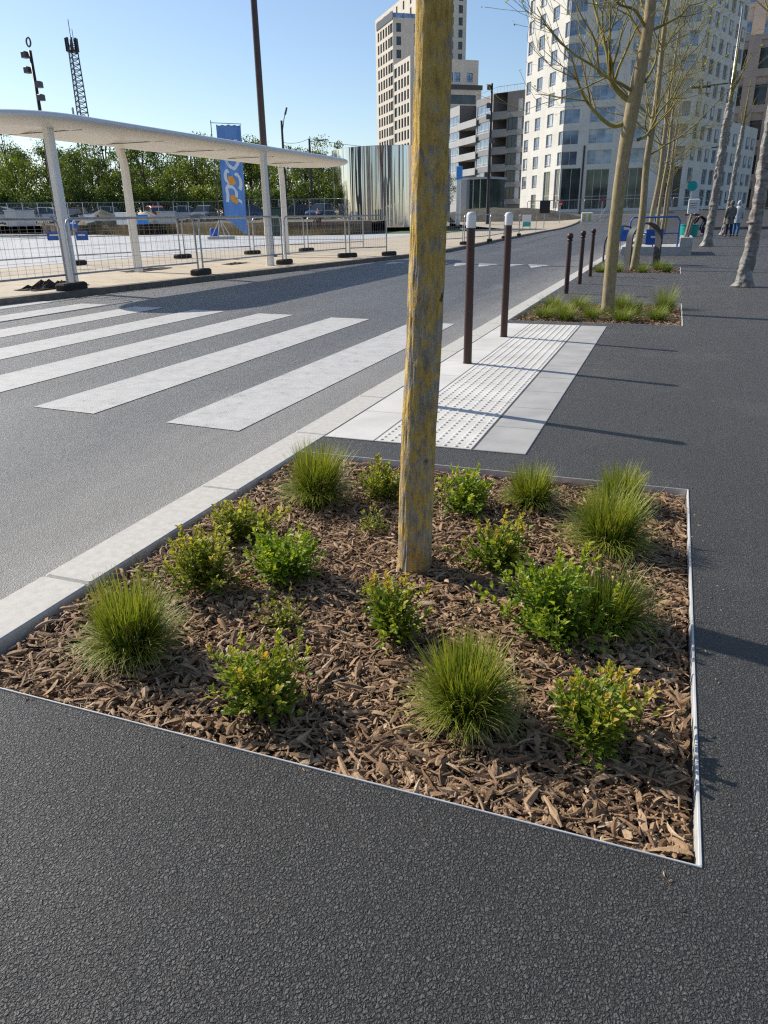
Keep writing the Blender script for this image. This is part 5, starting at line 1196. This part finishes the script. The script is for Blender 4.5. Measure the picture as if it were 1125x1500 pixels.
# ================================================================== CARS BEHIND THE WALL
def make_car(van=False):
    root = thing('parked_car', '', 'car'); hw = .88
    S = [(-2.15, .35, .62, .7), (-2.05, .25, .72, .82), (-1.2, .22, .86, .88), (-.9, .22, .90, .88), (1.3, .22, .93, .88), (1.85, .24, .92, .86), (2.1, .3, .85, .8), (2.15, .42, .7, .72)]
    m = MB(); rings = []
    for x, z0, z1, h_ in S: rings.append([(x, -h_*.92, z0), (x, -h_, z0+.15), (x, -h_, z1-.14), (x, -h_*.9, z1), (x, h_*.9, z1), (x, h_, z1-.14), (x, h_, z0+.15), (x, h_*.92, z0)])
    m.loft(rings); body = m.build('body', 'white', root, smooth=False)
    C_ = [(-1.0, .88, .89, .80), (-.35, .88, 1.40, .66), (.1, .88, 1.47, .64), (1.0, .88, 1.45, .64), (1.55, .9, 1.3, .66), (1.95, .9, .93, .76)]
    m = MB(); rings = []
    for x, z0, z1, h_ in C_: rings.append([(x, -.82, z0), (x, -h_, z1), (x, h_, z1), (x, .82, z0)])
    m.loft(rings); m.build('window', 'carglass', root)
    m = MB(); m.loft([[(-.38, -.66, 1.40), (-.38, .66, 1.40), (-.36, .64, 1.43), (-.36, -.64, 1.43)], [(.2, -.65, 1.475), (.2, .65, 1.475), (.2, .6, 1.52), (.2, -.6, 1.52)], [(1.0, -.65, 1.455), (1.0, .65, 1.455), (1.0, .6, 1.5), (1.0, -.6, 1.5)], [(1.56, -.67, 1.30), (1.56, .67, 1.30), (1.55, .62, 1.34), (1.55, -.62, 1.34)]])
    for sx in (.0, .95):
        for sy in (-1, 1): m.box((sx, .74*sy, 1.16), (.07, .05, .62), 0)
    m.build('roof', 'white', root)
    for x in (-1.32, 1.3):
        for s in (-1, 1):
            m = MB(); m.tube([(x, s*.70, .31), (x, s*.72, .31), (x, s*.88, .31), (x, s*.9, .31)], [.26, .31, .31, .26], 18); wh = m.build('wheel', 'tyre', root); m = MB(); m.tube([(x, s*.895, .31), (x, s*.91, .31)], .19, 12); m.build('rim', 'galv', wh)
    for s in (-1, 1): m = MB(); m.bbox((-2.1, .55*s, .64), (.12, .3, .13), .03); m.build('headlight', 'frame', root)
    return root
def recolor(o, mat):
    for k in kids(o):
        if k.name.split('.')[0] in ('body', 'roof'): k.data = k.data.copy(); k.data.materials[0] = MAT[mat]
for nm, c in (('car_grey', (.22, .24, .27)), ('car_blue', (.05, .10, .22)), ('car_dark', (.03, .035, .04)), ('car_white', (.62, .64, .66)), ('car_silver', (.4, .43, .46)), ('car_red', (.32, .06, .04))): MAT[nm] = pm(nm+'_paint', c, .25, .2, .04, spec=.6)
cars = [(-10, 80, 'car_silver', 'silver car parked at the left edge behind the plaza'), (25, 84, 'car_grey', 'grey car under the trees left of the first canopy post'), (62, 86, 'car_white', 'pale car just left of the first canopy post'), (112, 88, 'car_dark', 'dark car under the trees, just right of the first canopy post'), (150, 84, 'car_silver', 'silver car between the two left canopy posts'),
        (225, 84, 'car_red', 'rust red car between the canopy post and the blue flag'), (262, 86, 'car_white', 'white car left of the blue flag'), (300, 84, 'car_grey', 'grey car beside the blue flag\'s pole'), (357, 82, 'car_blue', 'dark blue car just right of the blue flag'), (432, 84, 'car_dark', 'dark car right of the canopy\'s right hand posts'), (470, 82, 'car_blue', 'blue car beside the mirrored drum')]
proto = None
for k, (px, rad, mt, lb) in enumerate(cars):
    p = at(px, 318, rad)
    o = proto if proto is None else None
    if proto is None: proto = make_car(); o = proto
    else: o = dup(proto)
    o['label'] = lb; o['group'] = 'cars parked under the trees'; o.location = (p.x, p.y, 1.12+.004*(rad-70)); o.rotation_euler = (0, 0, R(25+[0, 6, -8, 70, 10, -60, 3, 80, -5, 12, 65][k])); recolor(o, mt)
# far mesh fence along the car park
t = thing('mesh_fence', 'long see through site fence in front of the parked cars', 'fence', (-50, 66, 1)); m = MB(); w2 = MB(); pts = [at(x, 320, 74 if x > 330 else 78).xy for x in range(-30, 500, 22)]
for i, p in enumerate(pts):
    m.tube([(p.x, p.y, .95), (p.x, p.y, 2.95)], .035, 5)
    if i: q = pts[i-1]; m.tube([(q.x, q.y, 2.92), (p.x, p.y, 2.92)], .028, 5); m.tube([(q.x, q.y, 1.2), (p.x, p.y, 1.2)], .025, 5)
    if i:
        for k in range(1, 10): a_ = q.lerp(p, k/10); w2.tube([(a_.x, a_.y, 1.2), (a_.x, a_.y, 2.92)], .006, 3, cap=False)
m.build('frame', 'galv', t, world=True); w2.build('wire_mesh', 'wire', t, world=True)
# building material heaps, seen as small clutter on the raised ground
for px, rad, s, mt, lb in ((150, 76, 1.0, 'earth', 'heap of bare earth right of the first canopy post'), (215, 78, .9, 'beige', 'small heap of sand left of the blue flag')):
    p = at(px, 320, rad); m = MB(); vs = []; n_ = 14
    for j in range(7):
        for i in range(n_): a_ = 2*math.pi*i/n_; r_ = 2.4*s*(1-j/6)*(1+.2*noise.noise(Vector((math.cos(a_)*2, math.sin(a_)*2, j*.4+px)))); vs.append((r_*math.cos(a_), r_*math.sin(a_), 1.3*s*(j/6)**.8))
    m.add(vs, [(j*n_+i, j*n_+(i+1) % n_, (j+1)*n_+(i+1) % n_, (j+1)*n_+i) for j in range(6) for i in range(n_)]); o = tag(m.build('soil_heap', mt, smooth=True), lb, 'heap'); o.location = (p.x, p.y, 1.0)
crate_lb = ['white crate on the raised ground beside the second canopy post', 'pale pallet box on the raised ground left of the blue flag', 'blue crate on the raised ground between the canopy post and the flag', 'white site box at the left behind the plaza', 'low white crate below the heap of earth']
for k, (px, s, mt) in enumerate(((185, 1.1, 'white'), (245, 1.2, 'w_greylight'), (205, .9, 'skyblue'), (30, 1.5, 'w_greylight'), (135, 1.0, 'white'))):
    p = at(px, 320, 71+k); t = thing('site_crate', crate_lb[k], 'crate', (p.x, p.y, .98), .5*k); m = MB(); m.bbox((0, 0, .42*s), (1.3*s, .9*s, .8*s), .03); m.build('box', mt, t); m = MB(); m.bbox((0, 0, .85*s), (1.38*s, .98*s, .07), .02); m.build('lid', mt, t)
# ================================================================== TREES BEYOND THE PLAZA
def far_tree(mat, h, wd, seed, bare=.0, nl=3000, low=.25):
    rs = np.random.RandomState(seed); t = thing('broadleaf_tree', '', 'tree'); m = MB(); rr = random.Random(seed)
    V, F, rv = [], [], []
    m.tube([(0, 0, -.5), (rr.uniform(-.2, .2), 0, h*.4), (rr.uniform(-.4, .4), rr.uniform(-.3, .3), h*.85)], [h*.018, h*.013, h*.004], 6)
    cl = []
    for k in range(24):
        a_ = rs.uniform(0, 2*np.pi); zf = rs.uniform(low, 1)
        env = math.sin(min(1, max(.05, (zf-low*.6)/(1-low*.6)))*math.pi*.93+.12)**.7
        rad = wd*.5*env*math.sqrt(rs.uniform(.1, 1)); cl.append((rad*math.cos(a_), rad*math.sin(a_), zf*h*.96, wd*rs.uniform(.12, .24)))
        m.tube([(0, 0, h*max(.12, zf*.55)), (rad*.5*math.cos(a_), rad*.5*math.sin(a_), h*zf*.8), cl[-1][:3]], [h*.006, h*.004, .012], 4, cap=False)
    m.build('trunk', 'trunkfar', t)
    per = nl//len(cl)
    for cx, cyy, cz, cr in cl:
        tone = rs.uniform(.15, .8); k_ = int(per*rs.uniform(.4, 1.4)*(1-bare))
        P = rs.normal(0, 1, (k_, 3)); P /= np.linalg.norm(P, axis=1)[:, None]; P *= (cr*rs.uniform(.2, 1.15, k_)**.6)[:, None]; P[:, 2] *= .8
        A = rs.normal(0, 1, (k_, 3)); A /= np.linalg.norm(A, axis=1)[:, None]; B = np.cross(A, rs.normal(0, 1, (k_, 3))); B /= np.linalg.norm(B, axis=1)[:, None]
        s = rs.uniform(.07, .17, k_)
        for i in range(k_):
            c_ = P[i]+(cx, cyy, cz); b_ = len(V); a_ = A[i]*s[i]; e_ = B[i]*s[i]*.6
            V += [c_-a_, c_-e_, c_+a_, c_+e_]; F.append((b_, b_+1, b_+2, b_+3)); rv += [float(np.clip(tone+rs.normal(0, .15), 0, 1))]*4
    np_mesh('crown', np.array(V), np.array(F), mat, np.array(rv), smooth=False, parent=t); return t
KIND = [('dark green leafy tree in the belt beyond the car park', far_tree('treeleaf_dark', 9, 5.5, 1)), ('olive green spring tree in the belt beyond the car park', far_tree('treeleaf', 9.5, 5.5, 2)), ('pale lime green tree in the belt beyond the car park', far_tree('treeleaf_lime', 8, 5, 3, nl=2800)),
        ('thinly leaved tall tree with bare limbs showing, in the belt beyond the car park', far_tree('treeleaf', 10.5, 5, 4, .55, low=.4)), ('dark tall tree with a narrow crown in the belt beyond the car park', far_tree('treeleaf_dark', 10.5, 4.2, 5, .1)), ('low rounded bush at the foot of the tree belt', far_tree('treeleaf_dark', 4.2, 5.5, 6, low=.05)), ('low lime green bush at the foot of the tree belt', far_tree('treeleaf_lime', 3.8, 4.5, 7, low=.05))]
used = set(); rt = random.Random(12)
def plant(k, px, rad, s):
    lb, o = KIND[k]; p = at(px, 320, rad); z = 1.3+.006*(rad-70)
    if k in used: o = dup(o)
    used.add(k); o['label'] = lb; o['group'] = 'trees beyond the car park' if k < 5 else 'bushes under the tree belt'; o.location = (p.x, p.y, z); o.rotation_euler = (0, 0, rt.uniform(0, 6.28)); o.scale = (s, s, s*rt.uniform(.92, 1.08))
    if k >= 5: o['category'] = 'bush'
for i in range(23): plant(rt.choice([0, 1, 1, 4, 2, 3, 0]), -45+i*24.5+rt.uniform(-8, 8), rt.uniform(96, 104), rt.uniform(.74, .93))
for i in range(24): plant(rt.choice([0, 1, 3, 4, 0, 3]), -50+i*24+rt.uniform(-9, 9), rt.uniform(110, 128), rt.uniform(.92, 1.2))
for i in range(26): plant(rt.choice([5, 5, 5, 6]), -50+i*22.5+rt.uniform(-7, 7), rt.uniform(91, 95), rt.uniform(.75, 1.05))
p = at(655, 300, 120); o = dup(KIND[0][1]); o.location = (p.x, p.y, 1.5); o.scale = (.62,)*3; o['label'] = 'small dark tree just right of the thick trunk, before the grey flats'; o['group'] = 'trees beyond the car park'
# ================================================================== PEOPLE
def skin_obj(name, joints, edges, mat, parent, sub=2):
    keys = list(joints); me = bpy.data.meshes.new(name); me.from_pydata([joints[k][:3] for k in keys], [(keys.index(a), keys.index(b)) for a, b in edges], []); me.materials.append(MAT[mat])
    o = bpy.data.objects.new(name, me); COL.objects.link(o); o.parent = parent
    md = o.modifiers.new('skin', 'SKIN'); md.use_smooth_shade = True
    for k, v in zip(keys, me.skin_vertices[0].data): v.radius = (joints[k][3], joints[k][4] if len(joints[k]) > 4 else joints[k][3]); v.use_root = k == keys[0]
    s_ = o.modifiers.new('sub', 'SUBSURF'); s_.levels = sub; s_.render_levels = sub
    return o
def standing(lean=0.0, step=.1, arm=.05, headfwd=0.0):
    J = {'pelvis': (0, 0, .93, .125, .10), 'waist': (0, -lean*.3, 1.1, .12, .09), 'chest': (0, -lean*.8, 1.33, .15, .1), 'neck': (0, -lean-.01, 1.49, .05), 'chin': (0, -lean-.03-headfwd, 1.57, .065), 'head': (0, -lean-.02-headfwd, 1.67, .085, .095), 'crown': (0, -lean-.01-headfwd, 1.74, .05)}
    E_ = [('pelvis', 'waist'), ('waist', 'chest'), ('chest', 'neck'), ('neck', 'chin'), ('chin', 'head'), ('head', 'crown')]
    for s, n_ in ((-1, 'l'), (1, 'r')):
        J[n_+'sh'] = (.18*s, -lean*.9, 1.42, .055); J[n_+'el'] = (.235*s, -lean*.6-arm*.2, 1.14, .042); J[n_+'wr'] = (.21*s, -lean*.5-arm-.08, .92, .03); J[n_+'ha'] = (.2*s, -lean*.5-arm-.11, .82, .032, .02)
        J[n_+'hip'] = (.095*s, 0, .88, .085); J[n_+'kn'] = (.1*s, -.02-step*s*.5, .49, .058); J[n_+'an'] = (.1*s, .03-step*s, .1, .04); J[n_+'toe'] = (.115*s, -.11-step*s, .04, .034)
        E_ += [('chest', n_+'sh'), (n_+'sh', n_+'el'), (n_+'el', n_+'wr'), (n_+'wr', n_+'ha'), ('pelvis', n_+'hip'), (n_+'hip', n_+'kn'), (n_+'kn', n_+'an'), (n_+'an', n_+'toe')]
    return J, E_
def clothe(t, J, coat, trousers, shoes, hood, coatlen=.72):
    K = {k: v for k, v in J.items()}
    tr = {'pelvis': (*K['pelvis'][:3], .14, .115)}; E_ = []
    sh = {}
    for n_ in 'lr':
        for a_, g_ in (('hip', .105), ('kn', .078), ('an', .068)): tr[n_+a_] = (*K[n_+a_][:3], g_)
        E_ += [('pelvis', n_+'hip'), (n_+'hip', n_+'kn'), (n_+'kn', n_+'an')]
        o = {'an': (*K[n_+'an'][:3], .05), 'heel': (K[n_+'an'][0], K[n_+'an'][1]+.02, .045, .045), 'toe': (*K[n_+'toe'][:3], .044)}
        skin_obj('shoe', o, [('heel', 'an'), ('heel', 'toe')], shoes, t, 1)
    skin_obj('trousers', tr, E_, trousers, t)
    p, wv, c, nk = (Vector(K[k][:3]) for k in ('pelvis', 'waist', 'chest', 'neck')); m = MB(); rings = []; n_ = 18
    hem = p+(p-wv).normalized()*(p.z-coatlen)
    for q, ra, rb in ((hem, .20, .155), (p, .185, .145), (wv, .175, .13), (c, .205, .135), (c.lerp(nk, .5), .175, .115), (nk, .075, .07)):
        rings.append([(q.x+ra*math.cos(2*math.pi*k/n_)*(1+.05*math.sin(5*2*math.pi*k/n_)), q.y+rb*math.sin(2*math.pi*k/n_), q.z) for k in range(n_)])
    m.loft(rings, False, False); co_ = m.build('coat', coat, t, smooth=True)
    for n_ in 'lr':
        skin_obj('sleeve', {'sh': (*K[n_+'sh'][:3], .085), 'el': (*K[n_+'el'][:3], .07), 'wr': (*K[n_+'wr'][:3], .055)}, [('sh', 'el'), ('el', 'wr')], coat, t, 1)
    h_ = Vector(K['head'][:3]); ch = Vector(K['chin'][:3])
    if hood: skin_obj('hood', {'a': (*nk, .12), 'b': (*(h_+Vector((0, .03, -.03))), .125, .13), 'c': (*(h_+Vector((0, .035, .09))), .07)}, [('a', 'b'), ('b', 'c')], coat, t)
    else: skin_obj('hair', {'a': (*(h_+Vector((0, .05, -.08))), .08), 'b': (*(h_+Vector((0, .035, .0))), .1), 'c': (*(h_+Vector((0, .01, .075))), .065)}, [('a', 'b'), ('b', 'c')], 'brownboot', t)
def person(label, loc, rz, coat, trousers, shoes, hood, J=None, E_=None, coatlen=.72, **kw):
    t = thing('person', label, 'person', loc, rz)
    if J is None: J, E_ = standing(**kw)
    skin_obj('body', J, E_, 'skin', t); clothe(t, J, coat, trousers, shoes, hood, coatlen)
    m = MB(); h_ = Vector(J['chin'][:3]); f_ = (Vector(J['head'][:3])-Vector(J['neck'][:3])).normalized(); fw = Vector((0, -1, 0)); 
    m.tube([h_+fw*.075+Vector((0, 0, .07)), h_+fw*.115+Vector((0, 0, .045))], [.012, .018], 6); m.build('nose', 'skin', t)
    m = MB()
    for s in (-1, 1): m.lathe([(.001, -.008), (.012, 0), (.001, .008)], (.035*s, h_.y-.082, h_.z+.09), 8)
    m.build('eye', 'black', t)
    return t
p = G(1066, 347); person('person in long grey hooded coat and navy trousers, left of the standing pair', (p.x, p.y, 0), R(200), 'greycoat', 'navy', 'blackcloth', True, step=.06, coatlen=.62)
p = G(1077, 346.5); person('person in pale hooded jacket and blue jeans, right of the standing pair', (p.x, p.y+.25, 0), R(160), 'palecoat', 'jeans', 'black', True, step=.04, coatlen=.66)
# stooping person by the teal tub (faces left, bends over)
J = {'pelvis': (0, .08, .78, .125, .1), 'waist': (0, -.08, .90, .12, .09), 'chest': (0, -.28, 1.02, .15, .1), 'neck': (0, -.42, 1.06, .05), 'chin': (0, -.52, 1.04, .065), 'head': (0, -.55, 1.12, .085, .095), 'crown': (0, -.56, 1.19, .05)}
_, E_ = standing()
for s, n_ in ((-1, 'l'), (1, 'r')):
    J.update({n_+'sh': (.18*s, -.36, .98, .055), n_+'el': (.22*s, -.48, .75, .042), n_+'wr': (.16*s, -.62, .62, .03), n_+'ha': (.13*s, -.68, .56, .032, .02), n_+'hip': (.095*s, .07, .74, .085), n_+'kn': (.12*s, -.12, .45, .058), n_+'an': (.12*s, .03, .1, .04), n_+'toe': (.13*s, -.1, .04, .034)})
p = G(1029, 345); person('person in black stooping over the teal tub', (p.x, p.y, 0), R(-75), 'blackcloth', 'navy', 'black', False, J, E_, coatlen=.42)
# person sitting on the planter wall
J = {'pelvis': (0, .1, .1, .13, .11), 'waist': (0, .1, .28, .12, .09), 'chest': (0, .08, .5, .15, .1), 'neck': (0, .06, .67, .05), 'chin': (0, .02, .75, .065), 'head': (0, .03, .84, .085, .095), 'crown': (0, .03, .92, .05)}
for s, n_ in ((-1, 'l'), (1, 'r')):
    J.update({n_+'sh': (.18*s, .07, .6, .055), n_+'el': (.24*s, .05, .33, .042), n_+'wr': (.16*s, -.16, .2, .03), n_+'ha': (.12*s, -.25, .19, .032, .02), n_+'hip': (.1*s, .05, .1, .085), n_+'kn': (.12*s, -.36, .08, .058), n_+'an': (.12*s, -.4, -.36, .04), n_+'toe': (.13*s, -.53, -.42, .034)})
p = G(466, 345.6); t = thing('person', 'person in black sitting on the brick planter wall, legs hanging down', 'person', (p.x, p.y+.12, 1.0), R(-22)); skin_obj('body', J, E_, 'skin', t)
K = J; tr = {'pelvis': (*K['pelvis'][:3], .14, .12)}; E2 = []
for n_ in 'lr':
    for a_, g_ in (('hip', .105), ('kn', .08), ('an', .07)): tr[n_+a_] = (*K[n_+a_][:3], g_)
    E2 += [('pelvis', n_+'hip'), (n_+'hip', n_+'kn'), (n_+'kn', n_+'an')]; skin_obj('shoe', {'a': (*K[n_+'an'][:3], .05), 't': (*K[n_+'toe'][:3], .046)}, [('a', 't')], 'black', t, 1); skin_obj('sleeve', {'sh': (*K[n_+'sh'][:3], .085), 'el': (*K[n_+'el'][:3], .07), 'wr': (*K[n_+'wr'][:3], .055)}, [('sh', 'el'), ('el', 'wr')], 'blackcloth', t, 1)
skin_obj('trousers', tr, E2, 'brownboot', t); skin_obj('coat', {'p': (0, .1, .08, .2, .16), 'w': (0, .1, .3, .19, .15), 'c': (0, .08, .52, .21, .15), 'n': (0, .06, .66, .09)}, [('p', 'w'), ('w', 'c'), ('c', 'n')], 'blackcloth', t); skin_obj('hair', {'a': (0, .07, .78, .09), 'b': (0, .06, .87, .1), 'c': (0, .05, .94, .06)}, [('a', 'b'), ('b', 'c')], 'black', t)
